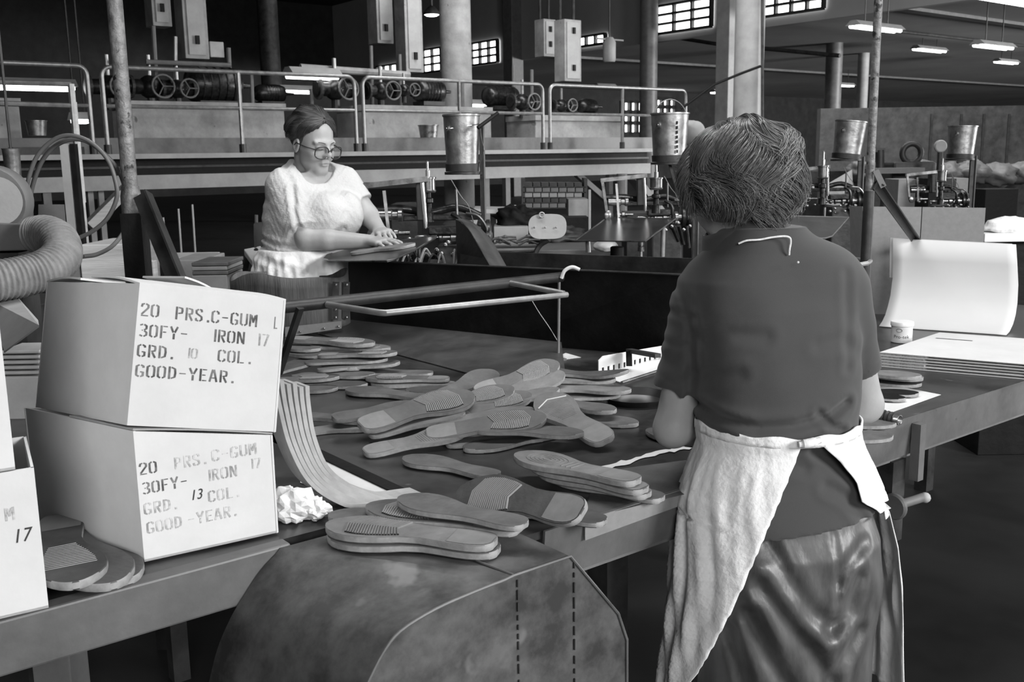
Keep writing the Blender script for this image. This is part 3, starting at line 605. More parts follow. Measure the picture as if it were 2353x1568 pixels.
def sole_parts(kind, mir, bend, twist=0):
    s = -1 if mir else 1
    def tr(P):
        out = []
        for x, y, z in P:
            q = (x / SL - .45); out.append((x, s * y, z + bend * q * q * 4 + twist * (y / .05) * q))
        return out
    N = 44; parts = []
    rings = [(outline(.0015), 0), (outline(0), .002), (outline(0), TH - .0015), (outline(.0012), TH)]
    vs, fs = [], []
    for o, z in rings: vs += [(x, y, z) for x, y in o]
    n = len(rings[0][0])
    for i in range(3): fs += [(i * n + k, i * n + (k + 1) % n, (i + 1) * n + (k + 1) % n, (i + 1) * n + k) for k in range(n)]
    for base in (0, 3 * n):   # caps as strips so that a bent sole stays smooth
        for k in range(N - 1): fs.append((base + k, base + k + 1, base + n - 2 - k, base + n - 1 - k))
    parts.append(('sole_body', tr(vs), fs))
    def strip(pts, w, h=.0011):    # raised line on the top face
        V, Fc = [], []
        for i, (x, y) in enumerate(pts):
            a = pts[max(0, i - 1)]; b = pts[min(len(pts) - 1, i + 1)]; dx, dy = b[0] - a[0], b[1] - a[1]; L = math.hypot(dx, dy) + 1e-9; nx, ny = -dy / L * w / 2, dx / L * w / 2
            V += [(x + nx, y + ny, TH - .0004), (x - nx, y - ny, TH - .0004), (x + nx * .6, y + ny * .6, TH + h), (x - nx * .6, y - ny * .6, TH + h)]
        for i in range(len(pts) - 1):
            a, b = i * 4, i * 4 + 4; Fc += [(a, b, b + 2, a + 2), (a + 2, b + 2, b + 3, a + 3), (a + 3, b + 3, b + 1, a + 1)]
        return V, Fc
    def merge(lst):
        V, Fc = [], []
        for v, f in lst: k = len(V); V += v; Fc += [tuple(i + k for i in q) for q in f]
        return V, Fc
    if kind == 'rib':
        L = []
        for x in np.arange(.56, .86, .0155):
            lo, hi = halfw(x); L.append(strip([((x - .03) * SL, lo + .009), ((x + .012) * SL, .002), ((x - .03) * SL, hi - .009)], .0042, .0026))
        v, f = merge(L); parts.append(('tread_ribs', tr(v), f))
    if kind == 'oval':
        L = []
        for r in (1, .8, .6, .4, .2):
            L.append(strip([(.72 * SL + .05 * r * math.cos(a), .002 + .031 * r * math.sin(a)) for a in np.linspace(0, 6.3, 30)], .0022, .0009))
        for x in (.46, .50, .54): L.append(strip([(x * SL, -.016), ((x + .02) * SL, .022)], .003))
        v, f = merge(L); parts.append(('tread_ribs', tr(v), f))
    if kind in ('line', 'ticks'):
        L = []
        for x in np.arange(.50, .80, .022):
            lo, hi = halfw(x); L.append(strip([((x) * SL, lo + .014), ((x + .01) * SL, hi - .014)], .0018, .0008))
        v, f = merge(L); parts.append(('tread_ribs', tr(v), f))
        if kind == 'line': lo, hi = halfw(.86); v, f = strip([(.80 * SL, lo + .004), (.87 * SL, .002), (.80 * SL, hi - .004)], .004, .0012); parts.append(('toe_line', tr(v), f))
    if kind != 'plain':
        o = outline(.004, 0, .25, 16); v = [(x, y, TH + .0007) for x, y in o]; m_ = len(o)
        f = [(k, k + 1, m_ - 2 - k, m_ - 1 - k) for k in range(m_ // 2 - 1)]
        parts.append(('heel_panel', tr(v), f))
    return parts
_cache = {}
def sole_mesh(kind, mir, bend, bm):
    key = (kind, mir, bend, bm)
    if key not in _cache:
        L = []
        for nm, v, f in sole_parts(kind, mir, bend):
            me = bpy.data.meshes.new(nm); me.from_pydata(v, [], f); me.update()
            b = bmesh.new(); b.from_mesh(me); bmesh.ops.remove_doubles(b, verts=b.verts, dist=1e-7); bmesh.ops.recalc_face_normals(b, faces=b.faces); b.to_mesh(me); b.free()
            me.materials.append(M[bm] if nm == 'sole_body' else M['white' if nm == 'toe_line' else ('insert' if nm == 'heel_panel' else ('ribs' if bm != 'rubber3' else 'rubber3'))])
            if nm == 'sole_body':
                me.materials.append(M['soleedge'])
                for p in me.polygons:
                    if abs(p.normal.z) < .55: p.material_index = 1
            me.polygons.foreach_set('use_smooth', [True] * len(me.polygons)); me.set_sharp_from_angle(angle=math.radians(35))
            L.append((nm, me))
        _cache[key] = L
    return _cache[key]
GS = 'loose shoe soles spread on the sorting bench'
def sole(h, t, z, kind, label, mir=False, zt=None, bend=0., roll=0., bm='rubber', sc=None, group=GS, flip=False, nrm=None):
    zt = z if zt is None else zt
    H = np.array(onz(h[0], h[1], z)) if len(h) == 2 else np.array(h, float); T = np.array(onz(t[0], t[1], zt)) if len(t) == 2 else np.array(t, float)
    d = T - H; L = np.linalg.norm(d); k = L / SL if sc is None else sc
    if sc is None: k = min(1.12, max(.84, k))
    mid = (H + T) / 2; x = d / L; y = np.cross(Z, x); y /= np.linalg.norm(y); zz = np.cross(x, y)
    if flip: y, zz = -y, -zz
    if nrm is not None: zz = nrm - x * (nrm @ x); zz /= np.linalg.norm(zz); y = np.cross(zz, x)
    c, s = math.cos(roll), math.sin(roll); y, zz = y * c + zz * s, zz * c - y * s
    o = mid - x * SL * k / 2 - (zz * TH * k if flip else 0)
    if h is not None: o = (mid - x * SL * k / 2) if not flip else (mid - x * SL * k / 2 - zz * TH * k)
    root = bpy.data.objects.new('shoe_sole', None); COL.objects.link(root); root.empty_display_size = .02
    root.matrix_world = Matrix(((x[0] * k, y[0] * k, zz[0] * k, o[0]), (x[1] * k, y[1] * k, zz[1] * k, o[1]), (x[2] * k, y[2] * k, zz[2] * k, o[2]), (0, 0, 0, 1)))
    tag(root, label, 'shoe sole', group)
    for nm, me in sole_mesh(kind, mir, bend, bm):
        q = bpy.data.objects.new(nm, me); COL.objects.link(q); q.parent = root
    return root
b = BZ + .001; s1 = TH + .0005
def lay(n): return b + n * s1
# far heap at the back left of the bench
sole((660, 893), (832, 888), lay(0), 'plain', 'sole lying flat at the foot of the far heap, longest of its bottom layer', bm='rubber2')
sole((622, 905), (728, 899), lay(0), 'plain', 'sole end poking out lowest beside the upper carton, nearest of the far heap')
sole((612, 880), (752, 872), lay(1), 'rib', 'ribbed sole end in the lower left of the far heap, beside the carton', mir=True)
sole((700, 868), (833, 866), lay(1), 'plain', 'small sole end lying right of the ribbed one at the base of the far heap')
sole((600, 872), (712, 832), lay(2), 'plain', 'broad sole angled away beside the carton, left in the far heap', zt=lay(3), mir=True, bm='rubber2')
sole((700, 832), (822, 850), lay(2), 'plain', 'sole with a curved waist in the middle of the far heap')
sole((760, 852), (889, 840), lay(2), 'plain', 'sole end sticking out right at mid height of the far heap', zt=lay(2.5))
sole((712, 838), (880, 830), lay(3.2), 'plain', 'sole below the ribbed ones, right side of the far heap', bm='rubber2', mir=True)
sole((610, 815), (732, 820), lay(4), 'plain', 'sole end left of the ribbed ones in the far heap', bm='rubber2')
sole((734, 822), (910, 816), lay(4), 'rib', 'third ribbed sole from the top of the far heap', zt=lay(4.8))
sole((600, 800), (712, 806), lay(5), 'plain', 'thin sole edge near the top left of the far heap')
sole((715, 800), (897, 806), lay(5), 'rib', 'second ribbed sole from the top of the far heap', bm='rubber3')
sole((664, 784), (860, 796), lay(6.3), 'rib', 'topmost ribbed sole of the far heap', bm='rubber')
# middle of the bench
sole((962, 862), (848, 858), lay(0), 'plain', 'sole half hidden behind the pair with ribbed toe, middle of the bench')
sole((1036, 888), (862, 886), lay(0), 'plain', 'lower sole of the pair with ribbed toe, middle of the bench', bm='rubber3')
sole((1027, 876), (846, 874), lay(1), 'rib', 'upper sole of the pair, ribbed toe pointing left, middle of the bench')
sole((990, 921), (797, 900), lay(.2), 'plain', 'plain sole lying alone in front of the pair with ribbed toe', mir=True)
sole((1088, 905), (978, 903), lay(.5), 'plain', 'short sole end under the upward tilted sole', bm='rubber2')
sole((1010, 918), (1134, 862), lay(1.5), 'plain', 'narrow sole tilted up, left of the large chevron sole', zt=lay(3.5), roll=.35)
sole((1092, 905), (1284, 840), lay(2.5), 'rib', 'large sole with chevron ribs rising highest in the heap, toe up right', zt=lay(7.0), roll=.45, mir=True)
sole((1130, 925), (1275, 870), lay(1.5), 'plain', 'sole directly beneath the large chevron sole', zt=lay(5), roll=.3, bm='rubber3')
sole((1105, 945), (1262, 905), lay(1.5), 'plain', 'pale sole under the raised heap, left of the sole with a white line', zt=lay(3.5), bm='rubber3')
sole((1000, 950), (1162, 902), lay(2), 'rib', 'ribbed sole partly covered, right of the long ribbed sole', zt=lay(4.2), roll=.25)
sole((1040, 962), (1205, 915), lay(1.4), 'rib', 'ribbed sole second in the row stepping right of the long ribbed sole', zt=lay(3.2), roll=.25)
sole((1030, 974), (1197, 950), lay(1.5), 'plain', 'plain sole edge running level through the heap', bm='rubber3', zt=lay(2.2))
sole((700, 962), (862, 970), lay(1), 'plain', 'oval ended sole at the left of the main heap', mir=True)
sole((800, 962), (944, 940), lay(2), 'plain', 'sole with rounded end just left of the long ribbed sole', roll=.15)
sole((706, 998), (835, 985), lay(0), 'plain', 'lowest sole at the left of the main heap, pale edge', bm='rubber3')
sole((826, 988), (1086, 912), lay(2.2), 'rib', 'long ribbed sole climbing right through the main heap', zt=lay(4.5), roll=.3)
sole((886, 998), (1034, 962), lay(.8), 'plain', 'pale sole edge under the long ribbed sole', bm='rubber3', zt=lay(2))
sole((1060, 1008), (1182, 985), lay(0), 'plain', 'thin sole below the second long ribbed sole', bm='rubber2')
sole((1080, 1022), (1210, 1010), lay(0), 'plain', 'lowest dark sole edge in the centre of the main heap')
sole((978, 1005), (1256, 965), lay(1.5), 'rib', 'second long ribbed sole, just above the sole with the pale heel', zt=lay(3.6), roll=.3)
sole((836, 1047), (1076, 990), lay(.3), 'ticks', 'sole with a pale bare heel pointing at the camera left, front of the main heap', zt=lay(1.8), mir=True, bm='rubber3', roll=.15)
sole((1232, 1010), (1120, 1030), lay(0), 'plain', 'dark rounded sole end at the front of the main heap', bm='rubber2')
sole((1160, 996), (1274, 1000), lay(2), 'plain', 'rounded sole end lying over the dark one at the heap front')
sole((1396, 1022), (1243, 916), lay(1.2), 'line', 'sole turned across the bench with a white line over its toe', zt=lay(4.5), roll=-.3, bm='rubber3')
sole((1300, 960), (1420, 975), lay(0), 'plain', 'rounded sole end sticking out right under the white line sole', mir=True)
sole((1270, 925), (1400, 950), lay(1), 'plain', 'sole right behind the white line sole', zt=lay(2))
sole((1250, 898), (1436, 902), lay(2.6), 'plain', 'pale edged sole lying level behind the white line sole', bm='rubber3')
sole((1262, 925), (1390, 912), lay(1.2), 'plain', 'sole under the pale edged one behind the white line sole')
sole((1258, 880), (1362, 878), lay(3.4), 'plain', 'short pale sole end right of the chevron sole', bm='rubber3')
sole((1275, 862), (1412, 872), lay(4.3), 'plain', 'black curled sole at the top right of the main heap', bm='rubber2', bend=.02)
# front of the bench
sole((1140, 1100), (934, 1058), lay(.2), 'plain', 'flat grey sole near the front, half under the big chevron sole', mir=True)
sole((1345, 1185), (1058, 1135), lay(3.2), 'rib', 'big dark sole with lit chevron ribs, right of the cardboard strips', bm='rubber2', zt=lay(1.2), roll=-.62, mir=True)
sole((1350, 1200), (1150, 1165), lay(.3), 'plain', 'sole hidden under the big dark chevron sole', bm='rubber2')
sole((1522, 1155), (1270, 1098), lay(0), 'plain', 'bottom sole of the neat stack by the woman\'s apron')
sole((1490, 1146), (1240, 1085), lay(1), 'plain', 'second sole from the bottom of the neat stack by the apron', bm='rubber3')
sole((1482, 1136), (1222, 1068), lay(2), 'oval', 'second sole from the top of the neat stack by the apron')
sole((1466, 1116), (1187, 1052), lay(3), 'oval', 'top sole of the neat stack by the apron, oval tread facing up', bm='rubber3')
# on the hood
sole((1148, 1275), (755, 1238), lay(.2), 'plain', 'lower sole of the nearest pair on the sheet metal hood', mir=True)
sole((1140, 1258), (752, 1215), lay(1.3), 'rib', 'upper sole of the nearest pair on the hood, ribs toward the left', mir=True, bm='rubber3')
sole((1076, 1222), (757, 1192), lay(.6), 'plain', 'lowest sole of the three crossing behind the nearest pair', bm='rubber')
sole((1196, 1226), (845, 1172), lay(1.6), 'rib', 'middle sole of the three crossing behind the nearest pair')
sole((1208, 1216), (918, 1152), lay(2.8), 'plain', 'top sole of the three crossing behind the nearest pair', bm='rubber', zt=lay(3.2))
# by the left carton
GL = 'three soles fanned on the left bench'
sole((128, 1232), (300, 1345), lay(.1), 'plain', 'bottom sole of the three fanned beside the lower carton', group=GL, bm='rubber')
sole((118, 1215), (268, 1362), lay(1.1), 'plain', 'middle sole of the three fanned beside the lower carton', group=GL, bm='rubber')
sole((128, 1175), (185, 1392), lay(2.1), 'ticks', 'top dark sole of the three fanned beside the lower carton', group=GL, bm='rubber2', mir=True)
# right of the standing woman
GR = 'soles right of the standing woman'
sole((1940, 880), (2080, 886), lay(0), 'plain', 'lower sole behind the standing woman\'s right elbow', group=GR, bm='rubber2')
sole((1945, 862), (2083, 872), lay(1.4), 'plain', 'pale sole on top behind the right elbow', group=GR, bm='rubber3')
sole((1935, 860), (2080, 868), lay(2.6), 'plain', 'topmost pale sole behind the right elbow, just below the flat cartons', group=GR, bm='rubber3')
sole((1930, 905), (2046, 918), lay(.3), 'plain', 'black sole on the white paper right of the elbow', group=GR, bm='black', sc=.7)
sole((1960, 905), (2076, 908), lay(.3), 'plain', 'second black sole on the white paper, farther right', group=GR, bm='black', sc=.7)
sole((1880, 985), (2012, 978), lay(.0), 'plain', 'sole end poking out right of the white apron, upper', group=GR)
sole((1880, 1020), (1994, 1010), lay(.0), 'plain', 'sole end poking out right of the white apron, lower', group=GR)
sole((1640, 1030), (1535, 1005), lay(.2), 'rib', 'dark ribbed sole end behind the left elbow of the standing woman', group=GR, bm='rubber2')
# ================================================================== strips, paper
def strips():
    base = spline([aty(652, 868, 1.98), aty(660, 930, 1.96), aty(678, 1010, 1.93), aty(715, 1085, 1.90), aty(775, 1130, 1.885), aty(860, 1160, 1.89), aty(960, 1172, 1.92)], 6)
    n = len(base)
    for i in range(6):
        pts = []
        for k, p in enumerate(base):
            a = base[max(0, k - 1)]; c = base[min(n - 1, k + 1)]; t = (c - a) / np.linalg.norm(c - a); vw = (p - C0) / np.linalg.norm(p - C0)
            nn = np.cross(t, vw); nn /= np.linalg.norm(nn); nn = nn if nn[0] - nn[2] * -1 > 0 else -nn
            sp_ = .0112 * (1.15 - .75 * k / n)
            pts.append((p + nn * (2.2 - i) * sp_ * -1 + VX * .001 * i, t, nn))
        j0 = max(0, 0); pts = pts[i // 2:n - (i * 2) % 5]
        vs, fs = [], []
        for (p, t, nn) in pts:
            dp = VX * .028; h = nn * .0040
            p = p.copy(); lowest = BZ + .006 + (0)
            if p[2] < lowest: p[2] = lowest + .0
            vs += [p - dp - h, p + dp - h, p + dp + h, p - dp + h]
        for k in range(len(pts) - 1):
            for q in range(4): fs.append((k * 4 + q, k * 4 + (q + 1) % 4, k * 4 + 4 + (q + 1) % 4, k * 4 + 4 + q))
        m_ = len(pts) - 1; fs += [(3, 2, 1, 0), (m_ * 4, m_ * 4 + 1, m_ * 4 + 2, m_ * 4 + 3)]
        nm = ['outermost left', 'second from the left', 'third from the left', 'fourth from the left', 'fifth from the left', 'innermost right'][i]
        tag(MB().add(vs, fs).build('rubber_strip', 'strip', smooth=True), 'pale curved strip beside the cartons, %s of the bundle' % nm, 'strip', 'curved strips leaning against the cartons')
strips()
tag(MB().prism([onz(700, 1040, b), onz(952, 1138, b), onz(800, 1150, b), onz(690, 1110, b)], Z * .001).build('paper_sheet', 'paper'), 'white paper sheet lying flat behind the curved strips', 'paper')
def crumple(c, r, seed, label, n=26):
    rs = random.Random(seed); mb = MB(); c = np.array(c); vs = []; m = n // 2
    for i in range(m + 1):
        t = math.pi * i / m
        for k in range(n):
            a = 2 * math.pi * k / n; d = np.array([math.sin(t) * math.cos(a), math.sin(t) * math.sin(a), math.cos(t)])
            q = 1 + .55 * mnoise.noise(Vector(d * 2.3) + Vector((seed, 0, 0))) + .3 * abs(mnoise.noise(Vector(d * 6) + Vector((0, seed, 0))))
            p = c + r * q * d * np.array([1, 1, .75]); p[2] = max(p[2], BZ + .002); vs.append(p)
    fs = [(i * n + k, (i + 1) * n + k, (i + 1) * n + (k + 1) % n, i * n + (k + 1) % n) for i in range(m) for k in range(n)]
    return tag(mb.add(vs, fs).build('crumpled_paper', 'paper'), label, 'paper')
crumple(onz(672, 1165, BZ + .025), .042, 3, 'crumpled white paper ball touching the lower carton')
crumple(onz(722, 1172, BZ + .018), .026, 9, 'smaller crumpled paper lump right of the larger one')
# backing sheet under the neat stack with its folded flap over the bench edge
fl = thing('backing_sheet', onz(1450, 1120, BZ + .002), 'stained grey sheet with torn white border hanging over the bench edge by the apron', 'sheet')
MB().prism([onz(1335, 1195, BZ + .0008), onz(1640, 1120, BZ + .0008), onz(1640, 1050, BZ + .0008), onz(1375, 1085, BZ + .0008)], Z * .0008).build('sheet', 'rubber2', fl)
e0, e1 = onz(1350, 1198, BZ + .002), onz(1640, 1108, BZ + .002); e0 = W(uv(e0)[0], 1.315, BZ + .002); e1 = W(uv(e1)[0], 1.315, BZ + .002)
MB().hexa([e0 - Z * .04, e1 - Z * .03, e1 - Z * .03 + VX * .002, e0 - Z * .04 + VX * .002, e0, e1, e1 + VX * .002, e0 + VX * .002]).build('hanging_flap', 'boardmat', fl)
tb = []; 
for i in range(20):
    t = i / 19; p = onz(1380 + 215 * t, 1080 - 52 * t + random.uniform(-4, 4), BZ + .0022); tb.append([p, onz(1382 + 215 * t, 1072 - 56 * t + random.uniform(-3, 3), BZ + .0022)])
MB().grid(tb).build('torn_border', 'paper', fl, label='torn white border')
# ================================================================== trough, chute plate, tube frame
tr = thing('waste_trough', W(2.3, 3, 0), 'long black metal trough between the bench and the trimming machines', 'trough')
a0, a1 = aty(796, 752, 4.05), aty(1560, 815, 3.35); t0_, t1_ = aty(800, 598, 4.05), aty(1580, 632, 3.2)
a0[2] = a1[2] = BZ - .3
dd = np.array([.006, .006, 0])
MB().hexa([a0, a1, a1 + dd, a0 + dd, t0_, t1_, t1_ + dd, t0_ + dd]).build('near_wall', 'black', tr)
f0, f1 = t0_ + UX * .55, t1_ + UX * .55; fd = Z * .45
MB().hexa([f0 - fd, f1 - fd, f1 - fd + dd, f0 - fd + dd, f0 + Z * .0, f1, f1 + dd, f0 + dd]).build('far_wall', 'dark', tr)
MB().prism([a0 , a1 , f1 - fd, f0 - fd], Z * .005).build('floor_plate', 'black', tr)
MB().prism([a0, t0_, f0, f0 - fd], UX * .004 + VX * .004).build('end_wall', 'black', tr)
MB().tube([t0_, t1_], .004, 6).build('rolled_edge', 'dark', tr)
for k in (0.05, .5, .95):
    q = a0 + (a1 - a0) * k + UX * .3; MB().box((q[0], q[1], .28), UX * .02, VX * .02, Z * .29).build('leg', 'dark', tr)
cp_ = thing('chute_plate', onz(1000, 820, BZ), 'dark sloping sheet metal plate at the back of the bench below the black trough', 'plate')
b0, b1_, b2, b3 = onz(640, 742, BZ + .004), onz(1103, 864, BZ + .004), aty(1290, 800, 3.42), aty(792, 752, 4.0)
b2[2] = BZ + .03; b3[2] = BZ + .03
MB().prism([b0, b1_, onz(1300, 868, BZ + .004), b2, b3], Z * .003).build('plate', 'plate', cp_)
MB().tube([b0, b1_], .003, 6).build('folded_edge', 'benchrim', cp_)
tf = thing('tube_frame', W(1.5, 2.52, 1.1), 'bare tube frame: thick pipe with a bright thin loop, standing over the bench', 'frame')
A_f, B_f = onv(640, 708, 2.52), onv(1290, 637, 2.52)
MB().tube([A_f - UX * .15, A_f, B_f], .017, 14).build('main_pipe', 'dark', tf, smooth=True)
lp = [onv(752, 700, 2.50), aty(880, 720, A_f[1] * .0 + 2.62), aty(1308, 677, 3.04), onv(1160, 648, 2.53)]
c1, c2 = lp[1], lp[2]
pts = [lp[0], c1 + (lp[0] - c1) * .06, c1 + (c2 - c1) * .01, c2 + (c1 - c2) * .015, c2 + (lp[3] - c2) * .08, lp[3]]
MB().tube(pts, .009, 12).build('loop_tube', 'rail', tf, smooth=True, label='bright thin loop')
p_t = onv(1285, 640, 2.52); p_b = onz(1283, 828, BZ)
MB().tube([p_t, p_b], .005, 8).build('upright', 'grey', tf, smooth=True)
MB().box(p_b + Z * .003, UX * .02, VX * .02, Z * .003).build('foot', 'grey', tf)
MB().beam(onv(690, 708, 2.50), onv(640, 860, 2.6), .02, .012).build('stay', 'dark', tf)
pl = aty(655, 860, 3.1); 
tag(MB().tube(spline([aty(1290, 640, 3.3), aty(1298, 622, 3.3), aty(1315, 614, 3.3), aty(1332, 620, 3.3)], 6), .006, 8).build('rope_loop', 'paper', smooth=True), 'white rope loop tied on the end of the thick pipe', 'rope')
tag(MB().prism([onz(1284, 818, BZ + .001), onz(1300, 812, BZ + .001), onz(1335, 822, BZ + .001), onz(1290, 828, BZ + .001)], Z * .001).build('paper_scrap', 'paper'), 'white paper scrap at the foot of the thin upright', 'paper')
tag(MB().tube(spline([onv(1222, 690, 2.52), onv(1240, 720, 2.52), onv(1262, 752, 2.52), onv(1282, 785, 2.52)], 5), .0012, 4).build('thread', 'paper'), 'loose thread hanging from the tube frame to the upright', 'thread')
# ================================================================== tub at the left of the trough
c = np.array(aty(668, 700, 3.93)); c[2] = BZ + .001
X_0, Y_0 = np.array([1., 0, 0]), np.array([0, 1., 0])
tub = thing('barrel_tub', c, 'stained half barrel with a riveted corner strap behind the far heap of soles', 'tub')
n = 40; R = .228; G = []
for z_ in np.linspace(0, 1, 6):
    G.append([c + R * (math.cos(a) * np.array([1, 0, 0]) + math.sin(a) * np.array([0, .42, 0])) + Z * (.225 * z_ + (.012 * math.sin(a * 3 + 1) + .008 * math.sin(a * 5)) * z_) for a in np.linspace(0, 2 * math.pi, n + 1)])
MB().grid(G).build('staves', 'barrel', tub, smooth=True, solid=.012)
MB().prism([c + Z * .01 + (R - .012) * (math.cos(a) * X_0 + math.sin(a) * .40 * Y_0) for a in np.linspace(0, 2 * math.pi, 36, endpoint=False)], Z * .008).build('bottom', 'dark', tub)
for x_, ya, yb_ in ((772, 648, 735), (797, 648, 733)):
    q = MB().beam(aty(x_, ya, 3.845 + (x_ - 772) * .0015), aty(x_ - 3, yb_, 3.845 + (x_ - 772) * .0015), .025, .006, up=(0, -1, 0)); q.build('strap', 'dark', tub)
    for yy in (655, 683, 711, 730): MB().sphere(aty(x_, yy, 3.84 + (x_ - 772) * .0015), .006, 8).build('rivet', 'steel', tub, smooth=True)
sk = thing('bottom_board', aty(720, 760, 3.9), 'pale board strip with three rivets at the foot of the stained barrel', 'board')
MB().hexa([aty(655, 775, 3.8), aty(785, 755, 3.8), aty(785, 755, 3.83), aty(655, 775, 3.83), aty(655, 752, 3.8), aty(785, 738, 3.8), aty(785, 738, 3.83), aty(655, 752, 3.83)]).build('strip', 'boardmat', sk)
for x_ in (690, 745, 778): MB().sphere(aty(x_, 763 - (x_ - 690) * .14, 3.795), .005, 8).build('rivet', 'steel', sk, smooth=True)
# ================================================================== trimming stations
def station(bx, by0, by1, bw, Y, label_b, lab_m, lab_o, post, tilt=0., oiler=None, tray=None, lab_t='', big=False, handle=False):
    px_ = Y / FPX
    c = np.array(aty(bx, by1, Y)); h = (by1 - by0) * px_ * 1.0; r = bw * px_ / 2
    t = thing('metal_bucket', c, label_b, 'bucket', 'metal glue buckets on posts')
    ax = np.array([math.sin(tilt), 0, math.cos(tilt)])
    MB().lathe(c, [(r * .86, 0), (r * .90, h * .10), (r * .88, h * .12), (r * .88, h * .14), (r, h * .96), (r * 1.05, h * .97), (r * 1.05, h), (r * .96, h), (r * .84, .02), (.001, .02)], 40, ax).build('shell', 'bucket', t, smooth=True)
    MB().lathe(c, [(r * .93, 0), (r * .95, h * .13), (r * .87, h * .14), (r * .87, 0)], 40, ax).build('base_band', 'dark', t, smooth=True)
    ear = c + ax * h * .75 - Z * 0
    for s_ in (-1, 1):
        e_ = ear + np.array([math.cos(.9 if s_ < 0 else .9), 0, 0]) * 0 + np.array([s_ * r * .66, -r * .68 * (1 if s_ < 0 else -1), 0])
        MB().lathe(e_, [(r * .12, 0), (r * .12, .012), (r * .05, .014), (r * .05, .02)], 14, np.array([s_ * .7, -.7 * (1 if s_ < 0 else -1), 0])).build('ear', 'steel', t, smooth=True)
    if handle:
        MB().tube([ear + np.array([s_ * r * .98, 0, 0]) * math.cos(a) * 1.0 + Z * (r * 1.35 * math.sin(a)) for s_, a in [(1, a) for a in np.linspace(0, math.pi, 20)]], .0028, 6).build('bail_handle', 'rail', t, smooth=True)
    elif big:
        MB().tube([ear + np.array([-r * .55, -r * .85, 0]), ear + np.array([r * .6, -r * .9, .012]), ear + np.array([r * .95, -r * .3, .02])], .002, 6).build('bail_handle', 'steel', t)
        MB().cyl(aty(1098, 294, Y - .16), aty(1144, 260, Y - .1), .009, 8).build('stick', 'black', t)
        MB().tube(spline([aty(1104, 296, Y - .17), aty(1106, 318, Y - .17), aty(1112, 345, Y - .17), aty(1102, 375, Y - .17), aty(1100, 398, Y - .17)], 4), .0015, 4).build('wire', 'steel', t)
    # post carrying the bucket
    if post:
        x0, y0_, x1, y1_ = post; a = np.array(aty(x0, y0_, Y)); b_ = np.array(aty(x1, y1_, Y)); 
        p_ = thing('bucket_post', (b_[0], b_[1], 0), 'steel post under the ' + ' '.join(label_b.split()[:9]), 'post', 'posts holding the glue buckets')
        w_ = max(.02, 11 * px_)
        MB().ubox(0, 0, 0, 0, 0, 0)
        q = MB(); q.beam((a[0], a[1], a[2]), (a[0], a[1], 0), w_, w_ * .6, up=(0, 1, 0)); q.build('post', 'dark', p_)
        MB().beam((a[0] + w_ * .5, a[1] - w_ * .35, a[2]), (a[0] + w_ * .5, a[1] - w_ * .35, 0), .006, .03, up=(0, 1, 0)).build('flange', 'grey', p_)
        MB().beam((a[0], a[1], c[2] - .01), (c[0], c[1], c[2] - .01), .04, .012).build('shelf_arm', 'dark', p_)
        MB().lathe(c - Z * .014, [(r * 1.0, 0), (r * 1.0, .012), (.001, .012)], 30).build('shelf', 'dark', p_, smooth=True)
    return c
station(1063, 268, 394, 82, 4.75, 'dented galvanised bucket with a stick across its rim, nearest of the four', '', '', (1106, 285, 1118, 560), .0, big=True)
station(1538, 264, 372, 84, 5.6, 'smooth bucket with raised wire handle and riveted seam beside the woman\'s hair', '', '', (1600, 375, 1600, 400), 0, handle=True)
station(1944, 281, 365, 68, 7.1, 'leaning galvanised bucket left of the long upright pipe', '', '', (1978, 360, 1978, 500), .10)
station(2206, 292, 364, 62, 8.3, 'small galvanised bucket at the far right, in front of the grey wall', '', '', (2236, 358, 2236, 480), .03)
# riveted seam marks of bucket two
bk = [o for o in bpy.data.objects if o.name.startswith('metal_bucket')][1]
for yy in range(282, 352, 11): MB().box(aty(1556, yy, 5.5), (.004, 0, 0), (0, .003, 0), (0, 0, .008)).build('seam_mark', 'black', bk)
for xx in (1538, 1556): MB().beam(aty(xx, 375, 5.6), aty(xx + 30, 480, 5.6), .015, .015).build('strut', 'dark', bk)
def oiler(x, y0, y1, Y, label):
    k = Y / FPX; c = np.array(aty(x, y1, Y)); H = (y1 - y0) * k; t = thing('drip_oiler', c, label, 'oiler', 'drip oilers over the trimming machines')
    MB().lathe(c, [(.022, 0), (.022, .04), (.014, .045), (.014, H * .3), (.022, H * .32), (.022, H * .38), (.012, H * .4), (.012, H * .48)], 18).build('stem', 'machine', t, smooth=True)
    MB().lathe(c + Z * H * .48, [(.03, 0), (.034, .006), (.034, .01), (.031, .012), (.031, H * .22), (.035, H * .225), (.035, H * .25), (.001, H * .26)], 24).build('cup', 'brass', t, smooth=True)
    MB().lathe(c + Z * H * .74, [(.01, 0), (.01, H * .1), (.005, H * .11), (.005, H * .24), (.008, H * .25), (.001, H * .26)], 12).build('needle', 'steel', t, smooth=True)
oiler(986, 372, 510, 4.3, 'brass drip oiler standing above the nearest trimming machine')
oiler(1888, 350, 470, 6.3, 'drip oiler left of the leaning bucket')
oiler(2160, 365, 470, 7.4, 'drip oiler left of the far right bucket')
oiler(1507, 380, 490, 5.0, 'drip oiler below the bucket with the raised handle')
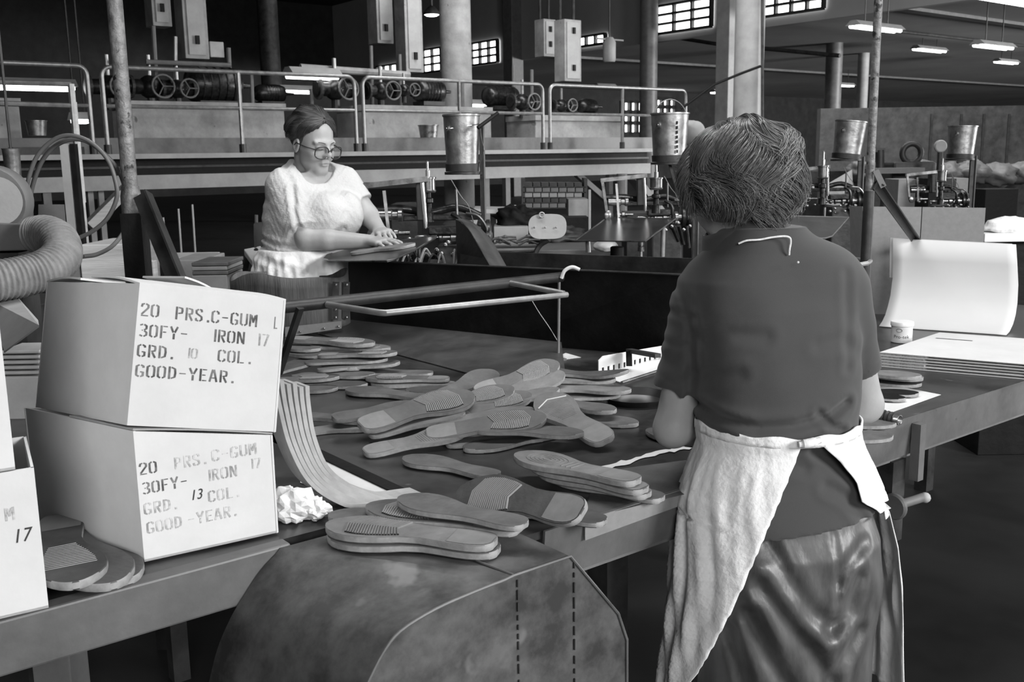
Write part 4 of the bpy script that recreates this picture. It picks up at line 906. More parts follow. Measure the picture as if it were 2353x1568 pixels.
def machine(x, y, Y, s, label, rich=False):
    """trimming machine: x, y = spindle centre in the photo, s = overall scale"""
    k = Y / FPX; c = np.array(aty(x, y, Y)); X = np.array([1., 0, 0]); Yv = np.array([0, 1., 0])
    t = thing('trimming_machine', (c[0], c[1], 0), label, 'machine', 'sole trimming machines behind the trough')
    P = lambda dx, dz, dy=0: c + X * dx * s + Z * dz * s + Yv * dy * s
    MB().box(P(.02, -.30, .1), X * .09 * s, Yv * .1 * s, Z * .26 * s).build('pedestal', 'dark', t, bevel=.01)
    MB().box((c[0], c[1] + .1 * s, (c[2] - .5 * s) / 2), X * .12 * s, Yv * .12 * s, (0, 0, (c[2] - .5 * s) / 2)).build('base', 'black', t, bevel=.01)
    b_ = MB(); b_.lathe(P(-.16, 0), [(.006 * s, 0), (.012 * s, .01), (.012 * s, .05 * s), (.009 * s, .055 * s), (.009 * s, .10 * s), (.022 * s, .105 * s), (.022 * s, .115 * s), (.016 * s, .12 * s), (.016 * s, .15 * s), (.030 * s, .155 * s), (.030 * s, .175 * s), (.018 * s, .18 * s), (.018 * s, .22 * s), (.034 * s, .225 * s), (.034 * s, .24 * s), (.022 * s, .245 * s), (.022 * s, .29 * s), (.036 * s, .30 * s), (.036 * s, .32 * s), (.012 * s, .33 * s)], 24, X)
    b_.build('spindle', 'brass', t, smooth=True)
    MB().lathe(P(.10, 0, .03), [(.045 * s, 0), (.070 * s, .008 * s), (.070 * s, .022 * s), (.055 * s, .034 * s), (.070 * s, .044 * s), (.070 * s, .058 * s), (.04 * s, .065 * s)], 28, X).build('pulley', 'machine', t, smooth=True)
    MB().lathe(P(-.33, .095, .0), [(.012 * s, 0), (.024 * s, .004), (.024 * s, .075 * s), (.018 * s, .08 * s), (.018 * s, .1 * s), (.026 * s, .105 * s), (.026 * s, .12 * s), (.008 * s, .125 * s)], 22, X).build('feed_roller', 'brass', t, smooth=True)
    MB().lathe(P(-.28, .02, .0), [(.008 * s, 0), (.014 * s, .004), (.010 * s, .03 * s), (.017 * s, .035 * s), (.017 * s, .05 * s), (.009 * s, .055 * s), (.009 * s, .1 * s)], 18, X).build('feed_shaft', 'brass', t, smooth=True)
    MB().box(P(-.03, .03, -.01), X * .07 * s, Yv * .03 * s, Z * .018 * s).build('head_block', 'machine', t, bevel=.006)
    MB().tube(spline([P(.06, .10, -.02), P(.11, .09, -.03), P(.145, .04, -.03), P(.15, -.03, -.02), P(.13, -.09, 0)], 5), .006 * s, 8).build('belt', 'brass', t, smooth=True)
    MB().cyl(P(.02, .20, 0), P(.022, .06, 0), .006 * s, 8).build('needle_pipe', 'brass', t, smooth=True)
    for i in range(8): MB().lathe(P(-.10 + .035 * i, -.07 + .02 * (i % 3), -.05), [(.004 * s, 0), (.010 * s, .003), (.010 * s, .012 * s), (.004 * s, .016 * s)], 12, (.2 * (i % 3 - 1), -1, .1)).build('screw', 'brass', t, smooth=True)
    arm = spline([P(-.34, .12, .02), P(-.22, .12, .05), P(-.1, .10, .1), P(.02, .12, .1), P(.12, .08, .08)], 5)
    MB().tube(arm, .017 * s, 12).build('arm', 'machine', t, smooth=True)
    MB().box(P(-.05, .08, .08), X * .17 * s, Yv * .04 * s, Z * .012 * s).build('bridge', 'machine', t, bevel=.004)
    MB().box(P(-.13, .16, .06), X * .022 * s, Yv * .03 * s, Z * .09 * s).build('column', 'dark', t, bevel=.004)
    MB().lathe(P(-.33, .02, -.03), [(.01 * s, 0), (.028 * s, .006), (.028 * s, .02 * s), (.01 * s, .03 * s)], 24, (.3, -1, 0)).build('guide_disc', 'brass', t, smooth=True)
    MB().beam(P(-.37, .22, 0), P(-.10, .245, 0), .03 * s, .022 * s).build('lever', 'brass', t)
    MB().beam(P(-.36, .22, 0), P(-.33, .02, 0), .016 * s, .016 * s).build('link', 'brass', t)
    MB().beam(P(-.28, .2, -.02), P(-.265, .0, -.02), .013 * s, .013 * s).build('link', 'steel', t)
    MB().cyl(P(-.12, .23, -.02), P(-.11, .04, -.02), .009 * s, 10).build('rod', 'steel', t, smooth=True)
    MB().cyl(P(-.14, -.04, -.06), P(-.14, -.26, -.06), .010 * s, 10).build('rod', 'steel', t, smooth=True)
    MB().lathe(P(-.14, -.19, -.06), [(.02 * s, 0), (.02 * s, .025 * s), (.014 * s, .03 * s), (.02 * s, .035 * s), (.02 * s, .06 * s)], 16).build('adjuster_nut', 'brass', t, smooth=True)
    MB().tube(spline([P(0, .24, 0), P(.04, .17, 0), P(.07, .13, 0), P(.09, .06, 0)], 5), .0022 * s, 6).build('oil_line', 'grey', t)
    MB().tube(spline([P(.0, .1, -.03), P(.04, .07, -.04), P(.045, .0, -.04), P(.03, -.04, -.02)], 5), .009 * s, 8).build('strap', 'machine', t, smooth=True)
    for i in range(9):
        q = P(-.25 + .04 * i + random.uniform(-.01, .01), -.03 + random.uniform(-.06, .03), -.03); MB().sphere(q, random.uniform(.008, .016) * s, 10).build('bolt', 'brass', t, smooth=True)
    for i in range(3): MB().cyl(P(.05 + .04 * i, -.05, -.02), P(.09 + .03 * i, -.14 - .02 * i, .0), .011 * s, 10).build('handle', 'machine', t, smooth=True)
    return c
machine(1040, 545, 4.25, 1.0, 'oily trimming machine in front of the woman in white, nearest of its kind')
machine(1525, 500, 5.3, .9, 'trimming machine behind the square steel tray, under the bucket with the raised handle')
machine(1935, 462, 6.5, .9, 'trimming machine above the flat grey plate, right of the wavy hair')
machine(2180, 462, 7.6, .9, 'trimming machine behind the brown fibreboard case, far right')
def plate_thing(poly, name, m, label, cat, th=.004, smooth=False):
    return tag(MB().prism(poly, -Z * th).build(name, m, bevel=.001), label, cat)
# work trays
Yt = 3.95
pt = [aty(745, 594, 3.85), aty(800, 562, 4.0), aty(880, 545, 4.25), aty(1000, 545, 4.35), aty(982, 555, 4.2), aty(905, 595, 3.9), aty(880, 600, 3.85), aty(800, 598, 3.82)]
# plane through three corners keeps the tray flat
def flat(pts2, P0, P1, P2):
    n = np.cross(P1 - P0, P2 - P0); out = []
    for x, y in pts2: r = _ray(x, y); out.append(C0 + r * ((P0 - C0) @ n / (r @ n)))
    return out
T1 = (aty(745, 594, 3.95), aty(1002, 543, 4.0), aty(830, 566, 4.14))
tray = thing('work_tray', T1[0], 'polished steel tray under the hands of the woman in white', 'tray')
poly = flat([(745, 594), (752, 586), (800, 570), (880, 560), (960, 548), (1003, 542), (1000, 548), (950, 577), (905, 596), (890, 600), (870, 600), (800, 600), (755, 598)], *T1)
nT = np.cross(T1[1] - T1[0], T1[2] - T1[0]); nT /= np.linalg.norm(nT); nT *= np.sign(nT[2])
MB().prism(poly, -nT * .004).build('pan', 'traysteel', tray, smooth=False)
MB().tube(poly, .0035, 6, closed=True).build('rim', 'brass', tray, smooth=True)
MB().cyl(aty(880, 600, 4.05), aty(880, 700, 4.05), .02, 10).build('support', 'dark', tray)
T2 = (aty(1322, 553, 4.7), aty(1482, 554, 4.55), aty(1552, 503, 5.1))
q = flat([(1322, 553), (1482, 555), (1552, 503), (1396, 500)], *T2); t = thing('work_tray', q[0], 'square flat steel tray in front of the second trimming machine', 'tray')
MB().prism(q, -Z * .004).build('pan', 'traysteel', t); MB().tube(q, .004, 6, closed=True).build('rim', 'brass', t)
MB().cyl(aty(1524, 520, 5.0), aty(1522, 590, 5.0), .012, 10).build('support', 'rail', t, smooth=True); MB().cyl(aty(1350, 553, 4.75), aty(1352, 580, 4.75), .012, 10).build('support', 'rail', t)
T3 = (aty(1720, 545, 5.2), aty(1912, 547, 5.2), aty(1950, 500, 5.7))
q = flat([(1700, 542), (1895, 548), (1912, 543), (1950, 500), (1790, 496), (1690, 498)], *T3); t = thing('work_tray', q[0], 'flat grey plate tray right of the woman\'s collar', 'tray')
MB().prism(q, -Z * .004).build('pan', 'plate', t); MB().tube(q, .004, 6, closed=True).build('rim', 'grey', t)
# oval guard plate on its arm
c = aty(1258, 521, 4.9); og = thing('oval_guard', c, 'pale oval metal shield on a curved arm', 'shield')
sh = []
for a in np.linspace(0, 2 * math.pi, 40, endpoint=False):
    ca, sa = math.cos(a), math.sin(a); sh.append(c + np.array([1, 0, 0]) * .093 * math.copysign(abs(ca) ** .55, ca) + Z * .061 * math.copysign(abs(sa) ** .75, sa))
MB().prism(sh, (0, .006, 0)).build('shield', 'lightgrey', og, bevel=.001)
MB().tube(arc(aty(1245, 494, 4.89), .012, 0, 360, 14, (1, 0, 0), Z), .004, 6).build('hook', 'lightgrey', og)
for dx in (-30, -5, 20): MB().sphere(aty(1258 + dx, 523, 4.89), .005, 8).build('rivet', 'steel', og, smooth=True)
MB().tube(spline([aty(1262, 550, 4.92), aty(1240, 565, 4.95), aty(1228, 595, 4.95), aty(1226, 660, 4.95), aty(1230, 900, 4.95), np.array([aty(1230, 900, 4.95)[0], 4.95, .005])], 5), .014, 8).build('arm', 'dark', og, smooth=True)
# long curved metal guard
g = []
for (xa, ya), (xb, yb_), Y in (((1047, 505), (1078, 507), 4.05), ((1062, 511), (1100, 522), 4.0), ((1075, 525), (1122, 545), 3.95), ((1092, 552), (1138, 568), 3.9), ((1112, 588), (1153, 595), 3.8), ((1130, 620), (1168, 622), 3.7), ((1150, 650), (1184, 646), 3.6)):
    g.append([aty(xa, ya, Y), aty((xa + xb) / 2, (ya + yb_) / 2 - 2, Y + .03), aty(xb, yb_, Y + .08)])
tag(MB().grid(g).build('curved_guard', 'plate', smooth=True, solid=.005), 'long curved metal guard sloping down from the nearest trimming machine', 'guard')
MB().prism([g[0][0], g[2][0], g[4][0], g[6][0], aty(1064, 665, 3.75), aty(1052, 640, 3.9), aty(1050, 540, 4.05)], UX * .004).build('side_panel', 'black', bpy.data.objects['curved_guard'])
# wires and trimmings under the machine
for i in range(16):
    x = random.uniform(925, 1070); y = random.uniform(580, 610); w_ = random.uniform(-25, 25)
    tag(MB().tube(spline([aty(x, y, 4.05), aty(x + w_ * .5, y - random.uniform(5, 16), 4.0), aty(x + w_, y + 20, 3.98), aty(x + w_ * 1.2, y + 48, 4.0)], 4), .0045, 5).build('rubber_trimming', random.choice(['strip', 'rubber3', 'brass'])), 'thin rubber trimming hanging under the nearest machine', 'trimming', 'trimmings hanging under the nearest machine')
for i, (x0, x1, y0, y1) in enumerate(((1020, 1058, 614, 638), (1062, 1092, 617, 642), (985, 1012, 596, 615))):
    tag(MB().hexa([aty(x0, y1, 4.0), aty(x1, y1, 4.0), aty(x1, y1, 4.1), aty(x0, y1, 4.1), aty(x0, y0, 4.0), aty(x1, y0, 4.0), aty(x1, y0, 4.1), aty(x0, y0, 4.1)]).build('metal_box', 'dark', bevel=.003), ['small dark metal box left of the guard foot', 'small dark open box nearest the guard foot', 'small dark box under the steel tray end'][i], 'box')
# tub of scraps and table behind
c = aty(1180, 612, 5.4); t = thing('scrap_tub', c - Z * .05, 'dark rectangular metal tub heaped with scraps left of the oval shield', 'tub')
X_ = np.array([1, 0, 0]); Y_ = np.array([0, 1, 0])
b4 = [c + X_ * a * .10 + Y_ * b_ * .09 - Z * .08 for a, b_ in ((-1, -1), (1, -1), (1, 1), (-1, 1))]; t4 = [c + X_ * a * .135 + Y_ * b_ * .12 + Z * .10 for a, b_ in ((-1, -1), (1, -1), (1, 1), (-1, 1))]
MB().hexa(b4 + t4).build('pan', 'machine', t, bevel=.012); MB().tube(t4, .008, 8, closed=True).build('rim', 'grey', t, smooth=True)
MB().box((c[0], c[1], (c[2] - .08) / 2), (.09, 0, 0), (0, .08, 0), (0, 0, (c[2] - .08) / 2)).build('stand', 'black', t)
for i in range(9):
    q = c + X_ * random.uniform(-.09, .09) + Y_ * random.uniform(-.06, .06) + Z * (.115 + random.uniform(0, .03))
    tag(MB().tube(spline([q - X_ * .06 + Z * random.uniform(-.01, .03), q + Z * .02, q + X_ * .06 + Z * random.uniform(-.01, .03)], 4), [.006] * 4 + [.012] * 1 + [.006] * 4, 6).build('rubber_scrap', 'rubber2', smooth=True), 'dark rubber scrap heaped in the rectangular tub', 'scrap', 'scraps in the tub')
# ================================================================== left side: uprights, hoses, blower and duct
X1, Y1 = np.array([1., 0, 0]), np.array([0, 1., 0])
def upright(x, y, Y, r, name, m, label, z1=8.99, z0=0):
    p = aty(x, y, Y); t = thing(name, (p[0], p[1], z0), label, 'pipe')
    MB().cyl((p[0], p[1], z0), (p[0], p[1], z1), r, 20).build('pipe', m, t, smooth=True); return t, p
t, p = upright(288, 300, 3.05, .0225, 'upright_pipe', 'rust', 'thick rusty upright pipe at the left, standing behind the cartons')
MB().box((p[0] + .012, p[1] - .02, .70), X1 * .031, Y1 * .03, Z * .70).build('channel', 'black', t, label='dark channel wrapped round the foot')
MB().lathe((p[0], p[1], 1.36), [(.026, 0), (.030, .01), (.030, .09), (.025, .12)], 20).build('collar', 'rust', t, smooth=True)
a, b_ = aty(322, 448, 3.02), aty(402, 645, 2.88)
d_ = (b_ - a) / np.linalg.norm(b_ - a)
br = MB(); br.beam(a, b_ + d_ * .25, .044, .006, up=(0, -1, 0)); br.beam(a + X1 * .024 + Z * .008, b_ + d_ * .25 + X1 * .024 + Z * .008, .006, .04, up=(0, -1, 0)); br.build('angle_brace', 'dark', t)
t, p = upright(2004, 300, 3.35, .0135, 'upright_pipe', 'rust', 'thin dark upright pipe at the right, beside the standing woman', z0=BZ)
MB().cyl((p[0], p[1], BZ), (p[0], p[1], 1.42), .0175, 18).build('lower_sleeve', 'dark', t, smooth=True)
a, b_ = aty(2012, 425, 3.33), aty(2108, 560, 4.03); d_ = (b_ - a) / np.linalg.norm(b_ - a)
br = MB(); br.beam(a, b_ + d_ * .1, .030, .005, up=(0, -1, 0)); br.beam(a + X1 * .016 + Z * .004, b_ + d_ * .1 + X1 * .016, .004, .026, up=(0, -1, 0)); br.build('angle_brace', 'dark', t)
MB().beam(aty(2012, 392, 3.33), aty(2030, 430, 3.33), .02, .005, up=(0, -1, 0)).build('gusset', 'grey', t)
MB().tube([aty(1700, 660, 3.25), aty(1994, 605, 3.3), aty(2000, 600, 3.34), aty(1930, 592, 3.6), aty(1860, 585, 3.9)], .008, 10).build('loop_tube', 'rail', t, smooth=True)
pw = thing('wooden_post', aty(152, 400, 5.0) * np.array([1, 1, 0]), 'pale wooden post at the far left behind the hose loops', 'post')
q = aty(150, 331, 5.0); MB().box((q[0], q[1], q[2] / 2), X1 * .020, Y1 * .02, Z * q[2] / 2).build('post', 'lightgrey', pw)
MB().box((q[0] + .04, q[1], q[2] / 2), X1 * .012, Y1 * .02, Z * q[2] / 2).build('dark_batten', 'black', pw)
def hose(pts, r, Y, label, m='hose'):
    P = [aty(x, y, Y + dy) for x, y, dy in [(q + (0,))[:3] for q in pts]]; return tag(MB().tube(spline(P, 8), r, 10).build('rubber_hose', m, smooth=True), label, 'hose', 'black hoses looped at the left')
hose([(60, 500), (62, 430), (82, 365), (118, 325), (158, 311), (205, 325), (246, 365), (265, 415), (268, 455), (248, 500), (215, 530), (180, 548)], .0062, 2.95, 'inner looped black hose left of the rusty pipe')
hose([(72, 500, .02), (72, 440, .02), (98, 368, .02), (140, 328, .02), (190, 322, .03), (238, 352, .05), (276, 400, .1), (295, 470, .3), (290, 520, .3), (262, 562, .2), (225, 584, .1), (190, 590, 0)], .0066, 2.98, 'outer looped black hose passing behind the rusty pipe')
bl = thing('blower', aty(20, 560, 2.75), 'round grey blower housing cut by the left edge', 'blower')
MB().lathe(aty(-8, 462, 2.85), [(.001, 0), (.095, 0), (.10, .01), (.10, .09), (.095, .10), (.001, .10)], 40, (.25, -1, .0)).build('housing', 'grey', bl, smooth=True)
MB().lathe(aty(-6, 462, 2.74), [(.001, 0), (.06, 0), (.066, .012)], 32, (.25, -1, 0)).build('face_ring', 'lightgrey', bl, smooth=True)
MB().hexa([aty(-20, 578, 2.7), aty(70, 575, 2.7), aty(70, 575, 2.85), aty(-20, 578, 2.85), aty(-20, 512, 2.7), aty(70, 516, 2.7), aty(70, 512, 2.85), aty(-20, 512, 2.85)]).build('outlet_box', 'grey', bl, bevel=.004)
q = aty(20, 578, 2.78); MB().box((q[0], q[1], q[2] / 2), X1 * .05, Y1 * .05, Z * q[2] / 2).build('pedestal', 'dark', bl)
MB().hexa([aty(88, 520, 3.0), aty(152, 520, 3.0), aty(152, 520, 3.1), aty(88, 520, 3.1), aty(88, 470, 3.0), aty(148, 470, 3.0), aty(148, 470, 3.1), aty(88, 470, 3.1)]).build('transition_box', 'grey', bl)
MB().lathe(aty(78, 540, 2.68), [(.045, 0), (.048, .005), (.048, .014), (.043, .02)], 30, (1, -.1, -.05)).build('hose_clamp', 'rail', bl, smooth=True)
dp = spline([aty(78, 540, 2.68), aty(108, 538, 2.66), aty(136, 555, 2.6), aty(140, 590, 2.52), aty(108, 618, 2.45), aty(60, 634, 2.4), aty(0, 645, 2.35), aty(-70, 655, 2.3)], 26)
rr_ = [.048 + .0022 * math.sin(i * 1.25) for i in range(len(dp))]
tag(MB().tube(dp, rr_, 30).build('corrugated_duct', 'duct', smooth='all'), 'thick ribbed flexible air duct bending round at the far left', 'duct')
c = aty(32, 412, 4.2); t = thing('metal_cup', c, 'small metal cup hanging on a rod at the far left', 'cup')
MB().lathe(c, [(.028, 0), (.030, .01), (.034, .12), (.036, .125), (.033, .125), (.03, .02), (.001, .02)], 24).build('cup', 'bucket', t, smooth=True); MB().cyl(c + Z * .12, (c[0], c[1], 2.4), .006, 8).build('rod', 'dark', t)
def cbox(x0, x1, y0, y1, Y, d, name, m, label, cat, group=None, skew=0, bevel=.004, down=False):
    """axis aligned box whose front face fills the given pixels at depth Y"""
    a = aty(x0, y1, Y); b = aty(x1, y1, Y); zt = aty((x0 + x1) / 2, y0, Y)[2]; z0 = 0 if down else (a[2] + b[2]) / 2
    o = MB().hexa([(a[0], Y, z0), (b[0], Y, z0), (b[0] + skew, Y + d, z0), (a[0] + skew, Y + d, z0), (a[0], Y, zt), (b[0], Y, zt), (b[0] + skew, Y + d, zt), (a[0] + skew, Y + d, zt)]).build(name, m, bevel=bevel)
    return tag(o, label, cat, group)
cbox(188, 300, 562, 642, 4.6, .4, 'wooden_crate', 'wood', 'pale plank crate standing behind the upper carton, left of the rusty pipe', 'crate', down=True)
cbox(338, 356, 600, 640, 4.5, .05, 'wooden_board', 'wood', 'narrow pale board between the rusty pipe and its brace', 'board', down=True)
cbox(396, 470, 598, 640, 5.2, .4, 'storage_box', 'kraft', 'dull box behind the carton flaps, left of the stacked trays', 'box', down=True)
for i, (x0, x1, y0, y1) in enumerate(((440, 524, 603, 612), (440, 522, 613, 622), (442, 524, 623, 632), (440, 522, 633, 642))):
    cbox(x0, x1, y0, y1, 5.0, .3, 'flat_tray', 'kraft' if i % 2 else 'grey', 'dull flat tray stacked behind the cartons', 'tray', 'flat trays stacked left of the woman in white', down=(i == 3))
cbox(330, 470, 592, 600, 5.4, .3, 'plank', 'wood', 'pale plank lying on the dull box', 'plank')
cbox(0, 100, 700, 760, 3.4, .3, 'side_table', 'dark', 'dark side table under the air duct', 'table', down=True)
for i in range(6): cbox(0, 92, 806 + i * 12, 814 + i * 12, 2.6, .12, 'sheet_bundle', 'kraft', 'thin dull sheet in the pile glimpsed behind the left cartons', 'sheet', 'thin sheets piled behind the left cartons', down=(i == 5))
# hanging strings and bars in the dark under the gangway
for i, (x, y0, y1) in enumerate(((410, 480, 595), (442, 470, 598), (375, 500, 590))):
    tag(MB().tube(spline([aty(x, y0, 6.0), aty(x + 4, (y0 + y1) / 2, 6.0), aty(x + 8, y1, 6.0)], 6), .006, 6).build('hanging_strip', 'kraft', smooth=True), 'pale strip hanging in the dark under the gangway', 'strip', 'pale strips hanging under the gangway')
# chair of the woman in white
ch = thing('work_chair', (aty(585, 600, 4.6)[0], 4.6, 0), 'dark work chair with curved arm behind the woman in white', 'chair')
q = aty(600, 512, 4.6); 
MB().hexa([aty(584, 582, 4.55), aty(640, 585, 4.75), aty(640, 585, 4.79), aty(584, 582, 4.59), aty(582, 512, 4.55), aty(640, 506, 4.75), aty(640, 506, 4.79), aty(582, 512, 4.59)]).build('backrest', 'dark', ch, bevel=.01)
MB().tube(spline([aty(590, 575, 4.55), aty(572, 592, 4.5), aty(564, 620, 4.5), aty(565, 680, 4.5), aty(566, 760, 4.5)], 6), .012, 8).build('arm', 'black', ch, smooth=True)
MB().cyl(aty(589, 515, 4.6), aty(589, 494, 4.6), .008, 8).build('back_knob', 'grey', ch)
MB().prism([aty(560, 572, 4.5), aty(600, 565, 4.6), aty(620, 600, 4.6), aty(580, 600, 4.4)], -Z * .03).build('seat_cushion', 'lightgrey', ch, bevel=.005)
q = aty(590, 600, 4.55); MB().cyl((q[0], q[1], q[2] - .02), (q[0], q[1], 0), .02, 10).build('leg', 'dark', ch)
cbox(582, 608, 600, 640, 4.9, .2, 'storage_box', 'kraft', 'small dull box left of the white apron of the woman in white', 'box', down=True)
# ================================================================== centre background
t = thing('work_table', (aty(1130, 480, 7)[0], 7, 0), 'white wooden trestle table behind the near bucket post', 'table')
a, b_ = aty(1088, 480, 7.0), aty(1180, 482, 7.0)
MB().hexa([a - Z * .03, b_ - Z * .03, b_ - Z * .03 + Y1 * .4, a - Z * .03 + Y1 * .4, a, b_, b_ + Y1 * .4, a + Y1 * .4]).build('tabletop', 'wood', t)
for x in (1094, 1148):
    q = aty(x, 480, 7.02); MB().box((q[0], q[1] + .03, q[2] / 2 - .02), X1 * .025, Y1 * .02, Z * (q[2] / 2 - .02)).build('leg', 'wood', t)
cbox(1166, 1188, 472, 492, 6.9, .03, 'white_card', 'paper', 'white card propped on the trestle table', 'card')
cbox(1135, 1214, 521, 548, 6.4, .3, 'white_tray', 'lightgrey', 'pale tray with black scraps left of the oval shield', 'tray', down=True)
def heap(c, sx, sy, sz, m, label, cat, name, seed, amp=.5, z0=None):
    vs = []; n = 30; mm = 14; fs = []
    for i in range(mm + 1):
        th = math.pi * i / mm
        for k in range(n):
            a = 2 * math.pi * k / n; d = np.array([math.sin(th) * math.cos(a), math.sin(th) * math.sin(a), math.cos(th)])
            q = 1 + amp * mnoise.noise(Vector(d * 2.2) + Vector((seed, 0, 0))) + amp * .5 * mnoise.noise(Vector(d * 6) + Vector((0, seed, 0)))
            p = np.array(c) + d * q * np.array([sx, sy, sz]); 
            if z0 is not None: p[2] = max(p[2], z0)
            vs.append(p)
    fs = [(i * n + k, (i + 1) * n + k, (i + 1) * n + (k + 1) % n, i * n + (k + 1) % n) for i in range(mm) for k in range(n)]
    return tag(MB().add(vs, fs).build(name, m, smooth='all'), label, cat)
heap(aty(1185, 505, 6.6), .13, .12, .09, 'black', 'black heap of rubber scraps on the pale tray', 'scraps', 'scrap_heap', 4)
heap(aty(1290, 545, 6.2), .16, .12, .06, 'dark', 'dark low heap of scraps right of the oval shield', 'scraps', 'scrap_heap', 6)
for r_ in range(5):
    for k in range(7):
        x = 1206 + k * 19 + (r_ % 2) * 3; y = 420 + r_ * 12
        cbox(x, x + 17, y, y + 9, 9.0, .3, 'stacked_tray', ('dark', 'grey', 'kraft')[(k * 3 + r_) % 3], 'small tray on the dim storage rack under the gangway', 'tray', 'trays stacked on the dim rack under the gangway', bevel=0)
t = thing('storage_rack', (aty(1270, 480, 9)[0], 9, 0), 'dim storage rack of trays under the gangway', 'rack')
for x in (1202, 1346):
    q = aty(x, 410, 9.0); MB().box((q[0], 9.15, q[2] / 2), X1 * .015, Y1 * .15, Z * q[2] / 2).build('upright', 'dark', t)
for y in (429.5, 441.5, 453.5, 465.5, 477.5):
    a, b_ = aty(1202, y, 9.0), aty(1346, y, 9.0); MB().hexa([a - Z * .006, b_ - Z * .006, b_ - Z * .006 + Y1 * .3, a - Z * .006 + Y1 * .3, a, b_, b_ + Y1 * .3, a + Y1 * .3]).build('shelf', 'dark', t)
cbox(1306, 1352, 458, 497, 7.8, .3, 'storage_box', 'kraft', 'dim box right of the storage rack', 'box', down=True)
cbox(1352, 1358, 436, 494, 7.6, .03, 'rack_post', 'lightgrey', 'thin pale post right of the dim box', 'post', down=True)
cbox(1200, 1352, 500, 560, 7.6, .4, 'low_cabinet', 'black', 'low black cabinet under the storage rack', 'cabinet', down=True)
cbox(1232, 1420, 574, 600, 5.6, .5, 'grey_bench', 'grey', 'low grey bench top behind the trough, right of the scrap tub', 'bench', down=True)
heap(aty(1392, 566, 5.5), .068, .05, .034, 'white', 'small white rounded bundle under the square steel tray', 'bundle', 'white_bundle', 12, .15)
tag(MB().lathe(aty(1418, 600, 5.1), [(.035, 0), (.035, .07), (.028, .075), (.001, .075)], 20).cyl(aty(1418, 601, 5.1), aty(1418, 601, 5.1) * np.array([1, 1, 0]), .02, 10).build('dark_pot', 'black', smooth=True), 'small black pot before the white bundle', 'pot')
for i, (x0, x1, y0, y1, Y, m_n, lb_) in enumerate(((1590, 1625, 360, 500, 8, 'dark', 'dark cabinet beside the hair of the standing woman, left'), (1440, 1500, 490, 560, 8.5, 'dark', 'dark cabinet behind the square steel tray'), (1640, 1700, 330, 470, 12, 'dark', 'dark cupboard behind the standing woman'), (900, 960, 470, 540, 7.5, 'dark', 'dark cabinet behind the nearest machine'))):
    cbox(x0, x1, y0, y1, Y, .4, 'dark_cabinet', m_n, lb_, 'cabinet', down=True)
heap(aty(1588, 305, 13.4), .19, .15, .16, 'lightgrey', 'pale round sack seen between the second bucket and the wavy hair', 'sack', 'pale_sack', 21, .1, z0=1.66)
# ================================================================== right side background
cbox(1850, 2600, 388, 470, 14.0, .8, 'long_worktable', 'dark', 'long dark worktable in the right background', 'table', down=True)
for i, x in enumerate(range(1965, 2390, 62)):
    heap(aty(x + 20, 402 if i % 2 else 396, 13.4), .24, .2, .15, 'grey', 'pale lumpy sack number %s from the left on the far worktable' % ('one', 'two', 'three', 'four', 'five', 'six', 'seven')[i], 'sack', 'pale_sack', 30 + i, .35)['group'] = 'sacks heaped on the far worktable'
t = cbox(1880, 2480, 245, 400, 18.0, .2, 'partition', 'plate', 'plain grey partition wall across the right background', 'partition', down=True)
for x in (2142, 2210, 2262, 2320):
    q = aty(x, 262, 17.98); MB().box((q[0], 17.98, q[2] / 2), X1 * .02, Y1 * .01, Z * q[2] / 2).build('panel_joint', 'dark', t)
for i, (x0, x1, y0, y1, Y, m_n, lb_) in enumerate(((2062, 2112, 412, 470, 9.5, 'kraft', 'dull upright carton left of the dark figure-like machine'), (2194, 2228, 410, 470, 9.5, 'kraft', 'dull upright carton right behind the far right post'), (2262, 2338, 435, 480, 10, 'black', 'black crate under the far sacks at the right edge'), (2132, 2162, 410, 472, 9.2, 'black', 'tall black case between two dull cartons'))):
    cbox(x0, x1, y0, y1, Y, .35, 'upright_carton' if m_n == 'kraft' else 'black_case', m_n, lb_, 'carton' if m_n == 'kraft' else 'case', down=True)
mc = thing('press_machine', (aty(2090, 400, 12)[0], 12, 0), 'dark press machine standing before the grey partition', 'machine')
q = aty(2095, 372, 12.0); MB().box((q[0], 12.1, q[2] / 2), X1 * .25, Y1 * .2, Z * q[2] / 2).build('body', 'dark', mc, bevel=.03)
MB().tube(arc(aty(2095, 352, 12.0), .11, 0, 360, 24, X1, Z), .035, 10).build('ring_head', 'dark', mc, smooth=True)
MB().cyl(aty(2022, 400, 12), aty(2022, 345, 12), .05, 12).build('column', 'dark', mc, smooth=True)
MB().beam(aty(2010, 345, 12), aty(2032, 345, 12), .06, .05).build('column_head', 'dark', mc)
MB().box(aty(2050, 392, 11.8), X1 * .3, Y1 * .2, Z * .03).build('table', 'grey', mc)
t = thing('dial_gauge', aty(2163, 336, 11.5), 'round grey dial on a stand before the partition', 'gauge')
MB().lathe(aty(2163, 336, 11.5), [(.001, 0), (.06, 0), (.07, .01), (.07, .04), (.001, .04)], 24, (0, 1, 0)).build('dial', 'lightgrey', t, smooth=True)
q = aty(2163, 350, 11.5); MB().cyl((q[0], 11.53, 0), (q[0], 11.53, q[2]), .03, 10).build('stand', 'dark', t)
